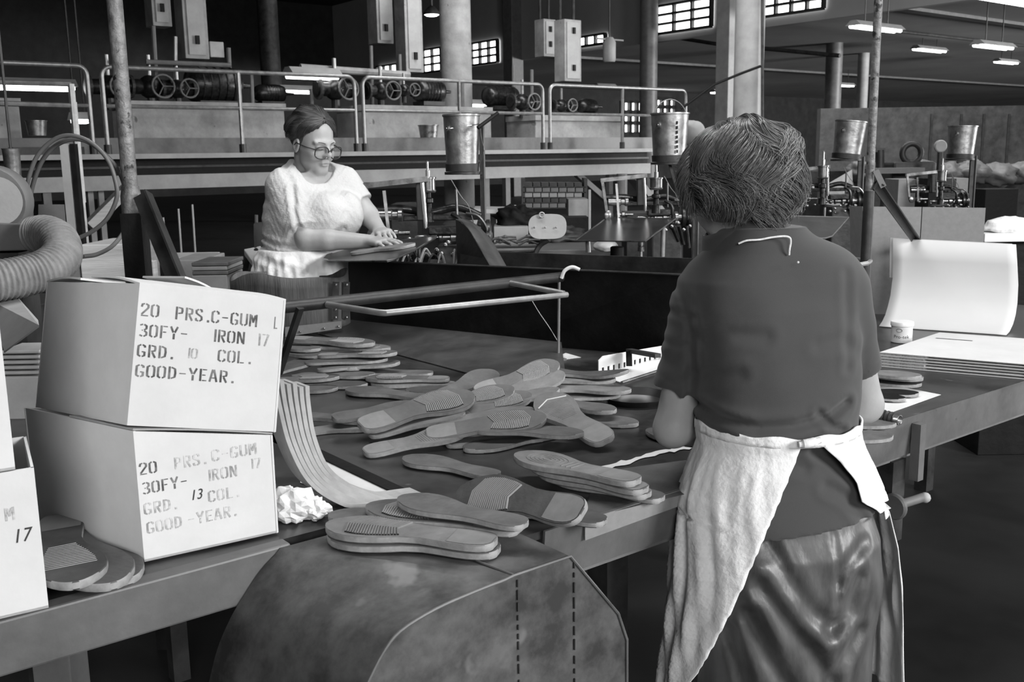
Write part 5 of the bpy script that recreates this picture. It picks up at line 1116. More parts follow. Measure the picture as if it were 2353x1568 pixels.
# tilted open carton
oc = thing('open_carton', aty(1945, 440, 8.2), 'tilted open pale carton under the leaning bucket', 'carton')
f_ = [aty(1903, 422, 8.0), aty(1958, 390, 8.2), aty(1960, 432, 8.4), aty(1940, 444, 8.1)]
MB().prism(f_, (0, .01, 0)).build('upper_flap', 'lightgrey', oc)
MB().prism([aty(1903, 422, 8.0), aty(1940, 444, 8.1), aty(1968, 462, 8.1), aty(1962, 478, 8.1), aty(1898, 470, 8.0)], (0, .25, 0)).build('box_body', 'kraft', oc)
q = aty(1930, 470, 8.1); MB().box((q[0], 8.2, q[2] / 2), X1 * .1, Y1 * .1, Z * q[2] / 2).build('crate_under', 'dark', oc)
# folded fibreboard case on the bench
fc = thing('fibreboard_case', onz(2060, 720, BZ), 'large folded brown fibreboard sheet standing at the back of the bench', 'board')
def panel(xa, xb, ya, yb, Ya, Yb, name, m, xa2=None, xb2=None):
    A_, B_ = aty(xa, ya, Ya), aty(xb, yb, Yb); A0, B0 = A_.copy(), B_.copy()
    A0[2] = B0[2] = BZ + .001
    if xa2: A0[0] += xa2
    if xb2: B0[0] += xb2
    n = np.array([-(B_ - A_)[1], (B_ - A_)[0], 0]); n = n / np.linalg.norm(n) * .006
    return MB().hexa([A0, B0, B0 + n, A0 + n, A_, B_, B_ + n, A_ + n]).build(name, m, fc)
panel(1952, 1982, 474, 475, 4.25, 4.12, 'side_panel', 'boardmat', .03, .03); panel(1982, 2118, 475, 476, 4.12, 4.10, 'middle_panel', 'boardmat', .03, 0); panel(2120, 2265, 476, 478, 4.10, 4.05, 'end_panel', 'boardmat')
# curved pale sheet
rows = []
for k, (y, xl, xr, Yl, Yr) in enumerate(((548, 2052, 2335, 3.98, 3.80), (596, 2052, 2338, 3.98, 3.79), (640, 2051, 2340, 3.97, 3.775), (680, 2046, 2338, 3.95, 3.75), (705, 2040, 2334, 3.925, 3.72), (725, 2034, 2328, 3.89, 3.68), (740, 2027, 2320, 3.85, 3.63), (750, 2020, 2312, 3.80, 3.58))):
    row = []
    for i in range(13):
        u = i / 12; q = aty(xl + (xr - xl) * u, y + (14 if k < 3 else 14 + 2 * (k - 2)) * u, Yl + (Yr - Yl) * u); q[2] = max(q[2], BZ + .003); row.append(q)
    rows.append(row)
cs_ = tag(MB().grid(rows).build('card_sheet', 'boardlight', smooth='all', solid=.003), 'large pale card sheet curving up behind the small tub', 'sheet')
tag(MB().prism([rows[0][0] + Y1 * .03 - Z * .0, rows[0][12] + Y1 * .03, rows[2][12] + Y1 * .03, rows[2][0] + Y1 * .03], Y1 * .004).build('backing_card', 'boardlight'), 'second pale card directly behind the curved sheet', 'sheet')
# stack of flat cartons
SX, SY = None, None
f0_, f1_ = onz(2016, 842, BZ + .001), onz(2440, 880, BZ + .001); bk0 = onz(2165, 790, BZ + .001); dep = bk0 - f0_; dep = dep * .92
for i in range(5):
    z = i * .0088; o_ = np.array([random.uniform(-.004, .004), random.uniform(-.003, .003), z]); c_ = f0_ + (f1_ - f0_)
    t = thing('flat_carton', (f0_ + f1_) / 2 + o_, ['lowest', 'second lowest', 'middle', 'second highest', 'topmost'][i] + ' flattened carton of the stack at the right end of the bench', 'carton', 'flattened cartons stacked on the bench')
    MB().prism([f0_ + o_, f1_ + o_, f1_ + dep + o_, f0_ + dep + o_], Z * .003).build('board', 'litgrey' if i == 4 else 'card', t)
    for s0, s1_ in ((0, .27), (.82, 1.0)):
        p0, p1 = f0_ + (f1_ - f0_) * s0 + o_ + Z * .003, f0_ + (f1_ - f0_) * s1_ + o_ + Z * .003
        MB().prism([p0, p1, p1 + dep * .9, p0 + dep * .9], Z * .005).build('folded_end', 'cardedge', t)
top = o_ + Z * .0085
MB().prism([f0_ + top, f1_ + top, f1_ + dep + top, f0_ + dep + top], Z * .002).build('top_sheet', 'litgrey', t)
p0 = f0_ + dep * .72 + (f1_ - f0_) * .07 + top + Z * .0024; MB().prism([p0, p0 + (f1_ - f0_) * .22, p0 + (f1_ - f0_) * .22 + dep * .02, p0 + dep * .02], Z * .0004).build('cut_line', 'pen', t)
# small tub with writing
c = onz(2071, 786, BZ + .001); t = thing('plastic_tub', c, 'small white round tub with a printed label behind the flat cartons', 'tub')
tb_ = MB().lathe(c, [(.034, 0), (.036, .002), (.036, .058), (.038, .06), (.038, .072), (.036, .074), (.001, .075)], 40).build('tub_body', 'white', t, smooth=True)
MB().lathe(c, [(.0385, .0595), (.0392, .060), (.0392, .0725), (.038, .0745), (.001, .0755)], 40).build('lid', 'white', t, smooth=True)
vw = (c - C0) * np.array([1, 1, 0]); vw /= np.linalg.norm(vw); rt = np.array([vw[1], -vw[0], 0])
def wrap_text(s, size, z, m, par):
    o = text(s, size, (0, 0, 0), X1, Z, m, None, 'label_lettering', depth=.0001, width=1.0)
    me = o.data; xs = [v.co.x + o.location.x for v in me.vertices]; mid = (min(xs) + max(xs)) / 2; zb = min(v.co.z for v in me.vertices)
    V = []
    for v in me.vertices:
        a = (v.co.x + o.location.x - mid) / .0364; V.append(c + (-vw * math.cos(a) + rt * math.sin(a)) * .0366 + Z * (z + v.co.z - zb))
    b = MB(); b.add(V, [tuple(p.vertices) for p in me.polygons]); bpy.data.objects.remove(o); return b.build('label_lettering', m, par)
wrap_text('Pro-tek', .0165, .018, 'pen', tb_)
MB().tube([c + (-vw * math.cos(a) + rt * math.sin(a)) * .0366 + Z * (.046 + .006 * math.sin(b_)) for a, b_ in [(-.25 + .28 * math.cos(q), q) for q in np.linspace(0, 6.28, 20, endpoint=False)]], .0008, 4, closed=True).build('oval_mark', 'grey', t)
# white cloth bundle on white block at the right edge
cbox(2262, 2420, 536, 556, 4.9, .4, 'white_table', 'white', 'white table edge at the right margin', 'table')
cbox(2275, 2420, 556, 640, 4.95, .3, 'table_base', 'black', 'black cupboard under the white table at the right margin', 'cupboard', down=True)
heap(aty(2318, 522, 5.0), .12, .09, .05, 'apron', 'folded white cloth on the white table at the right margin', 'cloth', 'folded_cloth', 41, .25)
cbox(2250, 2420, 640, 700, 5.2, .3, 'dark_crate', 'black', 'black crate behind the curved sheet at the right margin', 'crate', down=True)
# white paper, roll and rag at the right end of the bench
tag(MB().prism([onz(1960, 885, b), onz(2018, 880, b), onz(2162, 908, b), onz(2050, 948, b), onz(1950, 950, b)], Z * .001).build('paper_sheet', 'paper'), 'white paper under two black soles right of the standing woman', 'paper')
rl = thing('metal_tube', onz(2000, 960, BZ + .01), 'short shiny metal tube wrapped in a dark rag at the bench edge', 'tube')
a, b_ = onz(1930, 938, BZ + .014), onz(2068, 966, BZ + .016)
MB().tube([a, b_], .0115, 20, cap=False).build('tube', 'brass', rl, smooth=True, solid=.002)
rg = MB(); d_ = (b_ - a) / np.linalg.norm(b_ - a); L_ = np.linalg.norm(b_ - a)
rg.tube([a + d_ * L_ * t_ for t_ in np.linspace(.52, .93, 14)], [.0135 + .004 * abs(mnoise.noise(Vector((t_ * 9, 1, 2)))) + (.003 if k % 2 else 0) for k, t_ in enumerate(np.linspace(.52, .93, 14))], 12); rg.build('rag', 'dark', rl, smooth=True)
# notched tray with bracket, and pans behind the left elbow
nt_ = thing('notched_tray', onz(1440, 875, BZ), 'white metal tray with a row of slots in its back wall, behind the left elbow', 'tray')
tl, tr_, bl_, br_ = aty(1374, 820, 3.02), aty(1560, 788, 3.35), onz(1378, 878, BZ + .004), onz(1560, 862, BZ + .004)
bl_ = np.array([tl[0], tl[1], BZ + .004]); br_ = np.array([tr_[0], tr_[1], BZ + .004]); th_ = VX * .003 * -1
nn = 16; up_l, up_r = bl_ + (tl - bl_) * .34, br_ + (tr_ - br_) * .34
wl = MB(); wl.prism([up_l, up_r, tr_, tl + (tr_ - tl) * .05, tl - Z * .012], th_)
for i in range(nn + 1):
    s0 = i / nn; s1_ = min(1, s0 + .6 / nn)
    wl.prism([bl_ + (br_ - bl_) * s0, bl_ + (br_ - bl_) * s1_, up_l + (up_r - up_l) * s1_, up_l + (up_r - up_l) * s0], th_)
wl.build('slotted_wall', 'white', nt_)
MB().prism([bl_, br_, br_ + np.array([.0, -.16, 0]), bl_ + np.array([.06, -.12, 0])], -Z * .003).build('tray_floor', 'white', nt_)
MB().tube([bl_ + np.array([.06, -.12, 0]), br_ + np.array([0, -.16, 0])], .005, 8).build('front_rim', 'steel', nt_, smooth=True)
MB().hexa([aty(1439, 842, 3.05), aty(1453, 842, 3.05), aty(1453, 842, 3.09), aty(1439, 842, 3.09), aty(1438, 808, 3.05), aty(1452, 806, 3.05), aty(1452, 806, 3.09), aty(1438, 808, 3.09)]).build('bracket', 'black', nt_)
MB().beam(aty(1445, 806, 3.08), aty(1512, 818, 2.9), .02, .012).build('bracket_arm', 'dark', nt_)
pn = thing('shallow_pan', onz(1450, 925, BZ), 'shiny shallow metal pan just left of the standing woman\'s elbow', 'pan')
MB().lathe(onz(1462, 922, BZ + .001), [(.001, 0), (.075, 0), (.09, .018), (.094, .018), (.078, -.001)], 40).build('pan', 'traysteel', pn, smooth=True)
# ================================================================== people: smooth distance fields turned into one skin each
def surfnet(f, lo, hi, h, cf=4):
    lo = np.array(lo, np.float32); hi = np.array(hi, np.float32); H = h * cf
    nc = np.ceil((hi - lo) / H).astype(int) + 1
    ax = [lo[i] + H * np.arange(nc[i], dtype=np.float32) for i in range(3)]
    g = np.stack(np.meshgrid(*ax, indexing='ij'), -1).reshape(-1, 3)
    c = evalf(f, g).reshape(nc)
    near = np.abs(c) < H * 1.9
    nf = nc * cf
    fine = np.repeat(np.repeat(np.repeat(c, cf, 0), cf, 1), cf, 2)
    nr = np.repeat(np.repeat(np.repeat(near, cf, 0), cf, 1), cf, 2)
    idx = np.argwhere(nr); lo2 = lo - H / 2 + h / 2
    pts = lo2 + idx.astype(np.float32) * h
    fine[idx[:, 0], idx[:, 1], idx[:, 2]] = evalf(f, pts)
    v = fine; ins = v < 0; n = v.shape
    cs = np.zeros([k - 1 for k in n], np.int8)
    for a in (0, 1):
        for b in (0, 1):
            for d in (0, 1): cs += ins[a:n[0] - 1 + a, b:n[1] - 1 + b, d:n[2] - 1 + d]
    act = (cs > 0) & (cs < 8); ids = np.full(act.shape, -1, np.int64); ci = np.argwhere(act); ids[act] = np.arange(len(ci))
    acc = np.zeros((len(ci), 3)); cnt = np.zeros(len(ci))
    def gv(o): return v[ci[:, 0] + o[0], ci[:, 1] + o[1], ci[:, 2] + o[2]]
    for axis in range(3):
        o1, o2 = [k for k in range(3) if k != axis]
        for a in (0, 1):
            for b in (0, 1):
                s_ = [0, 0, 0]; s_[o1] = a; s_[o2] = b; e_ = list(s_); e_[axis] = 1
                va, vb = gv(s_), gv(e_); m = (va < 0) != (vb < 0); t = np.where(m, va / (va - vb + 1e-12), 0)
                p = np.zeros((len(ci), 3)); p[:, o1] = a; p[:, o2] = b; p[:, axis] = t
                acc += p * m[:, None]; cnt += m
    V = lo2 + (ci + acc / np.maximum(cnt, 1)[:, None]) * h
    F = []
    for axis in range(3):
        o1, o2 = [(1, 2), (2, 0), (0, 1)][axis]
        sl = [slice(None)] * 3; sl2 = [slice(None)] * 3; sl[axis] = slice(0, n[axis] - 1); sl2[axis] = slice(1, n[axis])
        for k in (o1, o2): sl[k] = slice(1, n[k] - 1); sl2[k] = slice(1, n[k] - 1)
        A, B = ins[tuple(sl)], ins[tuple(sl2)]
        e = np.argwhere(A != B); fl = A[e[:, 0], e[:, 1], e[:, 2]]
        e = e.copy(); e[:, o1] += 1; e[:, o2] += 1
        def cell(d1, d2):
            q = e.copy(); q[:, o1] -= d1; q[:, o2] -= d2; return ids[q[:, 0], q[:, 1], q[:, 2]]
        q = np.stack([cell(1, 1), cell(0, 1), cell(0, 0), cell(1, 0)], 1)
        q[~fl] = q[~fl][:, ::-1]; F.append(q)
    F = np.concatenate(F); F = F[(F >= 0).all(1)]
    return V, F
def evalf(f, P, ch=400000):
    return np.concatenate([f(P[i:i + ch]) for i in range(0, len(P), ch)]).astype(np.float32)
def npmesh(name, V, F, m, parent, label=None, smooth_it=0):
    me = bpy.data.meshes.new(name)
    inv = np.array(wm(parent).inverted()) if parent is not None else np.eye(4)
    V = np.asarray(V) @ inv[:3, :3].T + inv[:3, 3]
    k = F.shape[1]
    me.vertices.add(len(V)); me.vertices.foreach_set('co', V.astype(np.float32).ravel())
    me.loops.add(F.size); me.loops.foreach_set('vertex_index', F.astype(np.int32).ravel())
    me.polygons.add(len(F)); me.polygons.foreach_set('loop_start', np.arange(0, F.size, k, dtype=np.int32))
    me.polygons.foreach_set('use_smooth', [True] * len(F)); me.update(calc_edges=True); me.validate()
    me.materials.append(M[m] if isinstance(m, str) else m)
    o = bpy.data.objects.new(name, me); COL.objects.link(o)
    if parent is not None: o.parent = parent
    if smooth_it: md = o.modifiers.new('smooth', 'SMOOTH'); md.iterations = smooth_it; md.factor = .5
    return tag(o, label)
def cone(P, a, b, ra, rb):
    a = np.array(a, np.float32); b = np.array(b, np.float32); d = b - a; t = np.clip((P - a) @ d / (d @ d + 1e-9), 0, 1)
    return np.linalg.norm(P - a - t[:, None] * d, axis=1) - (ra + (rb - ra) * t)
def ell(P, c, r, R=None):
    q = P - np.array(c, np.float32)
    if R is not None: q = q @ R
    r = np.array(r, np.float32); k0 = np.linalg.norm(q / r, axis=1); k1 = np.linalg.norm(q / (r * r), axis=1)
    return k0 * (k0 - 1) / (k1 + 1e-9)
def smin(a, b, k): h_ = np.clip(.5 + .5 * (b - a) / k, 0, 1); return b * (1 - h_) + a * h_ - k * h_ * (1 - h_)
def smax(a, b, k): return -smin(-a, -b, k)
class Frame:
    def __init__(s, c, f, up=(0, 0, 1), sc=1.):
        s.c = np.array(c, float); s.f = np.array(f, float); s.f /= np.linalg.norm(s.f); up = np.array(up, float)
        s.r = np.cross(s.f, up); s.r /= np.linalg.norm(s.r); s.u = np.cross(s.r, s.f); s.s = sc
    def __call__(s, x, y, z): return s.c + s.s * (s.r * x + s.f * y + s.u * z)
    def R(s): return np.stack([s.r, s.f, s.u], 1).astype(np.float32)
def head_sdf(P, h):
    R = h.R(); s = h.s; X = lambda *a: np.array(h(*a), np.float32)
    d = ell(P, X(0, -.015, .045), np.array((.076, .097, .086)) * s, R)
    d = smin(d, ell(P, X(0, .028, -.015), np.array((.064, .066, .082)) * s, R), .02)
    d = smin(d, ell(P, X(0, .022, -.062), np.array((.054, .060, .045)) * s, R), .02)
    d = smin(d, cone(P, X(-.012, .072, -.090), X(.012, .072, -.090), .018 * s, .018 * s), .022)
    for k in (-1, 1):
        d = smin(d, ell(P, X(k * .036, .062, -.028), np.array((.022, .024, .026)) * s, R), .014)
        d = smin(d, cone(P, X(k * .010, .086, .028), X(k * .045, .073, .026), .010 * s, .008 * s), .012)
        d = smax(d, -ell(P, X(k * .031, .102, .006), np.array((.017, .017, .013)) * s, R), .010)
        d = smin(d, ell(P, X(k * .031, .0775, .004), np.array((.0145, .0135, .0125)) * s, R), .003)
        ear = ell(P, X(k * .080, -.004, -.006), np.array((.009, .019, .031)) * s, R); ear = smax(ear, -ell(P, X(k * .089, .0, -.004), np.array((.007, .011, .020)) * s, R), .004)
        d = smin(d, ear, .006)
    d = smin(d, cone(P, X(0, .090, .022), X(0, .110, -.016), .0075 * s, .0115 * s), .010)
    for k in (-1, 1): d = smin(d, cone(P, X(k * .010, .098, -.022), X(k * .009, .104, -.02), .0075 * s, .007 * s), .005)
    d = smin(d, ell(P, X(0, .088, -.055), np.array((.022, .010, .014)) * s, R), .010)
    d = smin(d, cone(P, X(-.016, .095, -.049), X(.016, .095, -.049), .0045 * s, .0045 * s), .005)
    d = smin(d, cone(P, X(-.013, .094, -.060), X(.013, .094, -.060), .0055 * s, .0055 * s), .005)
    d = smax(d, -cone(P, X(-.023, .100, -.0545), X(.023, .100, -.0545), .0022 * s, .0022 * s), .003)
    return d
def loft(P, secs, r, f):
    """secs: rows (z, cx, cy, a, b): ellipses with half axes a along r and b along f"""
    S = np.array(secs, float); S = S[np.argsort(S[:, 0])]; z = P[:, 2]; r = np.array(r, np.float32)[:2]; f = np.array(f, np.float32)[:2]
    cx, cy, a, b = [np.interp(z, S[:, 0], S[:, i]) for i in (1, 2, 3, 4)]
    dx, dy = P[:, 0] - cx, P[:, 1] - cy; u = (dx * r[0] + dy * r[1]) / a; w = (dx * f[0] + dy * f[1]) / b
    k = (np.abs(u) ** 2.3 + np.abs(w) ** 2.3) ** (1 / 2.3); d = (k - 1) * np.minimum(a, b)
    return np.maximum(d, np.maximum(S[0, 0] - z, z - S[-1, 0]))
def hand_sdf(P, wrist, d, n, s, tips=None, curl=.4, side=1, L=1.0):
    """wrist point, pointing direction d, back-of-hand normal n; s = towards the thumb"""
    w = np.array(wrist, float); d = np.array(d, float); d /= np.linalg.norm(d); n = np.array(n, float); n -= d * (n @ d); n /= np.linalg.norm(n); s = np.cross(d, n) * side
    X = lambda a, b, c: w + L * (d * a + s * b + n * c)
    kn = [X(.088, .030, .002), X(.092, .010, .004), X(.087, -.010, .003), X(.078, -.028, 0)]
    ln = [.072, .080, .074, .058]; D = None
    for i, k in enumerate(kn):
        q = cone(P, X(.012, .016 - .010 * i, 0), k, .0155 * L, .0125 * L); D = q if D is None else smin(D, q, .012)
    fr = [.0092, .0094, .009, .0078]
    for i, k in enumerate(kn):
        sp = (.22, .05, -.08, -.26)[i]; c0 = curl * (1 + .12 * i)
        dd = d * math.cos(.15) + s * sp * .6; dd /= np.linalg.norm(dd); p0 = k; ang = -.05; seg = [.44, .31, .25]
        for j in range(3):
            ang += c0 * (.5, .7, .6)[j]
            v = dd * math.cos(ang) - n * math.sin(ang); p1 = p0 + v * ln[i] * seg[j] * L
            q = cone(P, p0, p1, fr[i] * (1 - .06 * j) * L, fr[i] * (.94 - .08 * j) * L); D = smin(D, q, .0035 if j else .007); p0 = p1
    b0, b1, b2, b3 = X(.015, .020, -.004), X(.045, .045, -.010), X(.070, .058, -.014), X(.092, .062, -.020)
    D = smin(D, cone(P, b0, b1, .015 * L, .0125 * L), .012); D = smin(D, cone(P, b1, b2, .0115 * L, .0105 * L), .006); D = smin(D, cone(P, b2, b3, .0103 * L, .0085 * L), .004)
    return D
def tubes_np(paths, rad, ns=3):
    """paths (N, K, 3), rad (N, K): thin hair tubes, vectorised"""
    N, K, _ = paths.shape; T = np.gradient(paths, axis=1); T /= np.linalg.norm(T, axis=2, keepdims=True) + 1e-9
    up = np.array([.31, .2, .93]); n1 = np.cross(T, up); n1 /= np.linalg.norm(n1, axis=2, keepdims=True) + 1e-9; n2 = np.cross(T, n1)
    V = np.zeros((N, K, ns, 3))
    for k in range(ns):
        a = 2 * math.pi * k / ns; V[:, :, k] = paths + rad[:, :, None] * (math.cos(a) * n1 + math.sin(a) * n2)
    base = (np.arange(N)[:, None, None] * K * ns + np.arange(K - 1)[None, :, None] * ns); k = np.arange(ns); k2 = (k + 1) % ns
    F = np.stack([base + k, base + k2, base + ns + k2, base + ns + k], -1).reshape(-1, 4)
    return V.reshape(-1, 3), F
# ------------------------------------------------------------------ the standing woman seen from behind
YN = 1.95
def n_(px, py, dy=0.): return np.array(aty(px, py, YN + dy))
fN = np.array([-math.sin(math.radians(14)), math.cos(math.radians(14)), 0]); rN = np.array([fN[1], -fN[0], 0])
base = n_(1785, 1015); woman = thing('person', (base[0], base[1], 0), 'standing woman seen from behind in dark short sleeved polo shirt, white apron and shiny skirt', 'person')
def secs(rows, ratio, Yf, flat_=.93):
    out = []
    for y, xl, xr, dy, q in rows:
        a, b = Yf(xl, y, dy), Yf(xr, y, dy); c = (a + b) / 2; w = (b[0] - a[0]) / 2 / flat_; out.append((c[2], c[0], c[1], w, w * q * ratio))
    return out
shirt_rows = [(520, 1660, 1840, .02, .95), (545, 1640, 1858, .02, .85), (575, 1628, 1890, .02, .72), (605, 1606, 1925, .02, .64), (640, 1590, 1950, .01, .60), (700, 1592, 1962, .0, .62), (800, 1597, 1968, .0, .66), (900, 1607, 1968, .0, .68), (955, 1610, 1962, .0, .72), (990, 1622, 1962, 0, .74), (1018, 1640, 1955, 0, .74), (1040, 1632, 1962, 0, .74), (1100, 1610, 1985, 0, .76), (1160, 1598, 2000, 0, .78), (1226, 1592, 2008, 0, .8)]
SN = secs(shirt_rows, 1.0, n_)
shL0, shL1 = n_(1614, 690, .02), n_(1556, 905, .03); shR0, shR1 = n_(1928, 668, .03), n_(1972, 862, .08)
hemL = n_(1552, 893, .03); hemR = n_(1985, 842, .08); dL = (shL1 - shL0) / np.linalg.norm(shL1 - shL0); dR = (shR1 - shR0) / np.linalg.norm(shR1 - shR0)
creases = [([(1608, 952), (1660, 972), (1740, 985), (1830, 980), (1910, 965), (1962, 940)], .010, .006), ([(1885, 952), (1915, 985), (1950, 1000)], .007, .004), ([(1560, 640), (1590, 700), (1606, 780), (1608, 860), (1604, 940)], .007, .0030), ([(1975, 640), (1972, 700), (1970, 780), (1968, 860)], .009, .0018), ([(1560, 860), (1610, 800), (1680, 770), (1760, 775)], .012, .0022), ([(1560, 930), (1620, 880), (1700, 862)], .012, .0020), ([(1990, 820), (1950, 790), (1890, 800)], .012, .0018), ([(1530, 760), (1560, 740), (1600, 745)], .007, .0025), ([(1520, 830), (1550, 815), (1600, 820)], .007, .002), ([(1640, 1090), (1750, 1060), (1850, 1080)], .01, .003), ([(1870, 1040), (1930, 1070), (1980, 1120)], .008, .004), ([(1900, 1120), (1950, 1150), (1990, 1200)], .01, .004)]
crw = [(np.array([n_(x, y, -.12)[[0, 2]] for x, y in pts]), s_, a_) for pts, s_, a_ in creases]
def crease(P, L):
    q = P[:, [0, 2]]; out = np.zeros(len(P), np.float32)
    for pts, s_, a_ in L:
        d = np.full(len(P), 9., np.float32)
        for a, b in zip(pts[:-1], pts[1:]):
            e = b - a; t = np.clip((q - a) @ e / (e @ e), 0, 1); d = np.minimum(d, np.linalg.norm(q - a - t[:, None] * e, axis=1))
        out += a_ * np.exp(-(d / s_) ** 2) - a_ * .5 * np.exp(-((d - 2 * s_) / s_) ** 2)
    return out
hN = Frame(n_(1692, 440, .05), fN * .86 + np.array([-.18, 0, -.40]), (0, 0, 1), .96)
elL, wrL = n_(1546, 985, .035), n_(1655, 985, .27); elR, wrR = n_(1985, 930, .09), n_(1870, 960, .33)
def near_skin(P):
    d = head_sdf(P, hN)
    d = smin(d, cone(P, hN(0, -.03, -.03), n_(1735, 560, .02), .052, .058), .02)
    core = loft(P, [(z, cx, cy, a * .86, b * .86) for z, cx, cy, a, b in SN if z < n_(0, 560)[2]], rN, fN); d = smin(d, core, .03)
    for a, e, w, s_ in ((shL0, elL, wrL, 1), (shR0, elR, wrR, -1)):
        d = smin(d, cone(P, a, e, .042, .0385), .02); d = smin(d, cone(P, e, e + (w - e) * .35, .037, .036), .015); d = smin(d, cone(P, e + (w - e) * .35, w, .035, .024), .01)
        d = smin(d, hand_sdf(P, w, (w - e) / np.linalg.norm(w - e) + np.array([0, .2, -.1]), (0, 0, 1), None, None, .5, s_, .95), .012)
    return d
V, F = surfnet(near_skin, (.02, 1.65, .74), (1.05, 2.65, 1.68), .004)
npmesh('body', V, F, 'skin', woman, smooth_it=1)
def near_shirt(P):
    d = loft(P, SN, rN, fN)
    z = P[:, 2]; sh = n_(0, 600)[2]
    up = ell(P, (np.array(n_(1705, 662, .02)) + 0), (.125, .082, .078)); d = smin(d, up, .03); up = ell(P, n_(1838, 648, .02), (.128, .082, .085)); d = smin(d, up, .03)
    sl = cone(P, shL0, shL1, .060, .0475); sl = np.maximum(sl, (P - hemL) @ dL); d2 = smin(d, sl, .010)
    sr = cone(P, shR0, shR1, .060, .0475); sr = np.maximum(sr, (P - hemR) @ dR); d2 = smin(d2, sr, .012)
    band = np.maximum(cone(P, shL0, shL1, .062, .0488), np.maximum((P - hemL) @ dL, -((P - hemL) @ dL) - .018)); d2 = np.minimum(d2, band)
    band = np.maximum(cone(P, shR0, shR1, .062, .0488), np.maximum((P - hemR) @ dR, -((P - hemR) @ dR) - .018)); d2 = np.minimum(d2, band)
    d2 = d2 + crease(P, crw) * 1.3
    x, y = P[:, 0], P[:, 1]
    d2 += .0016 * np.sin(38 * z + 14 * x + 3 * np.sin(20 * x)) * np.exp(-((z - 1.03) / .05) ** 2) + .0011 * np.sin(25 * x + 31 * z + 2 * np.sin(14 * x)) * np.sin(17 * z - 9 * x) + .0008 * np.sin(60 * z - 35 * x + 3 * np.sin(11 * z))
    zh = n_(1800, 1228, -.13)[2]
    d2 = np.maximum(d2, (zh + (x - .53) * .10) - z)
    return d2
V, F = surfnet(near_shirt, (.16, 1.72, .74), (.86, 2.2, 1.44), .0042)
npmesh('polo_shirt', V, F, 'shirtdark', woman, 'dark grey knitted polo shirt', smooth_it=2)
# collar
cc = n_(1738, 556, .02); rows = []
for j in range(7):
    t = j / 6; row = []
    for a in np.linspace(-2.6, 2.6, 60):
        rr = .069 + .024 * (1 - t); z = .075 * t
        q = cc + rN * (rr * 1.16 * math.sin(a)) - fN * (rr * math.cos(a)) + Z * (z - .030 - .022 * abs(math.sin(a / 2)) * 1.2 + .010 * t - .022 * max(0, -math.sin(a))) + np.array([-.022 * t, .012 * t, 0])
        row.append(q)
    rows.append(row)
MB().grid(rows).build('collar', 'shirtdark', woman, smooth='all', solid=.004)
tp = [(1697, 560), (1716, 553), (1745, 551), (1772, 546), (1800, 543), (1814, 546), (1817, 556), (1814, 574), (1813, 586)]
MB().tube(spline([n_(x, y, -.078 + .0006 * abs(i - 4) ** 2) for i, (x, y) in enumerate(tp)], 4), .0019, 6).build('neck_string', 'apron', woman, smooth=True, label='white string lying over the collar')
MB().sphere(n_(1834, 603, -.098), .0024, 8, (1, .5, 1)).build('lint_speck', 'paper', woman, label='white speck of lint')
# skirt
skr = [(1120, 1632, 1972, 0, .78), (1180, 1620, 1990, 0, .8), (1226, 1600, 2003, 0, .82), (1300, 1600, 2000, 0, .84), (1400, 1612, 1994, 0, .84), (1500, 1618, 1986, 0, .82), (1568, 1618, 1982, 0, .82), (1700, 1610, 1985, 0, .8), (1900, 1600, 1990, 0, .78)]
SK = secs(skr, 1.0, n_)
skc = [([(1915, 1225), (1920, 1320), (1915, 1400)], .006, .003), ([(1760, 1245), (1800, 1320), (1850, 1390), (1905, 1430)], .016, .008), ([(1900, 1560), (1850, 1480), (1790, 1400), (1740, 1330)], .016, .009), ([(1975, 1330), (1945, 1400), (1905, 1440)], .014, .008), ([(1720, 1400), (1760, 1500), (1800, 1570)], .014, .008), ([(1980, 1460), (1930, 1520), (1900, 1600)], .014, .008), ([(1670, 1450), (1700, 1540), (1720, 1620)], .012, .006), ([(1990, 1260), (1940, 1290), (1920, 1330)], .012, .005)]
skw = [(np.array([n_(x, y, -.13)[[0, 2]] for x, y in pts]), s_, a_) for pts, s_, a_ in skc]
def near_skirt(P):
    d = loft(P, SK, rN, fN); x, z = P[:, 0], P[:, 2]
    return d + crease(P, skw) * 1.0 + .003 * np.sin(30 * x + 12 * z + 2 * np.sin(9 * z))
V, F = surfnet(near_skirt, (.28, 1.65, .20), (.80, 2.25, .96), .005)
npmesh('skirt', V, F, 'satin', woman, 'shiny dark skirt', smooth_it=3)
for s_ in (-1, 1):
    a = np.array([base[0], base[1], 0]) + rN * .075 * s_
    MB().tube([a + Z * .34, a + Z * .28, a + Z * .16, a + Z * .09, a + Z * .05], [.055, .052, .038, .034, .036], 16).build('lower_leg', 'skin', woman, smooth=True)
    MB().tube([a - fN * .07 + Z * .035, a - fN * .03 + Z * .045, a + fN * .05 + Z * .04, a + fN * .13 + Z * .028, a + fN * .17 + Z * .022], [.026, .036, .038, .034, .018], 16).build('shoe', 'shoe', woman, smooth=True)
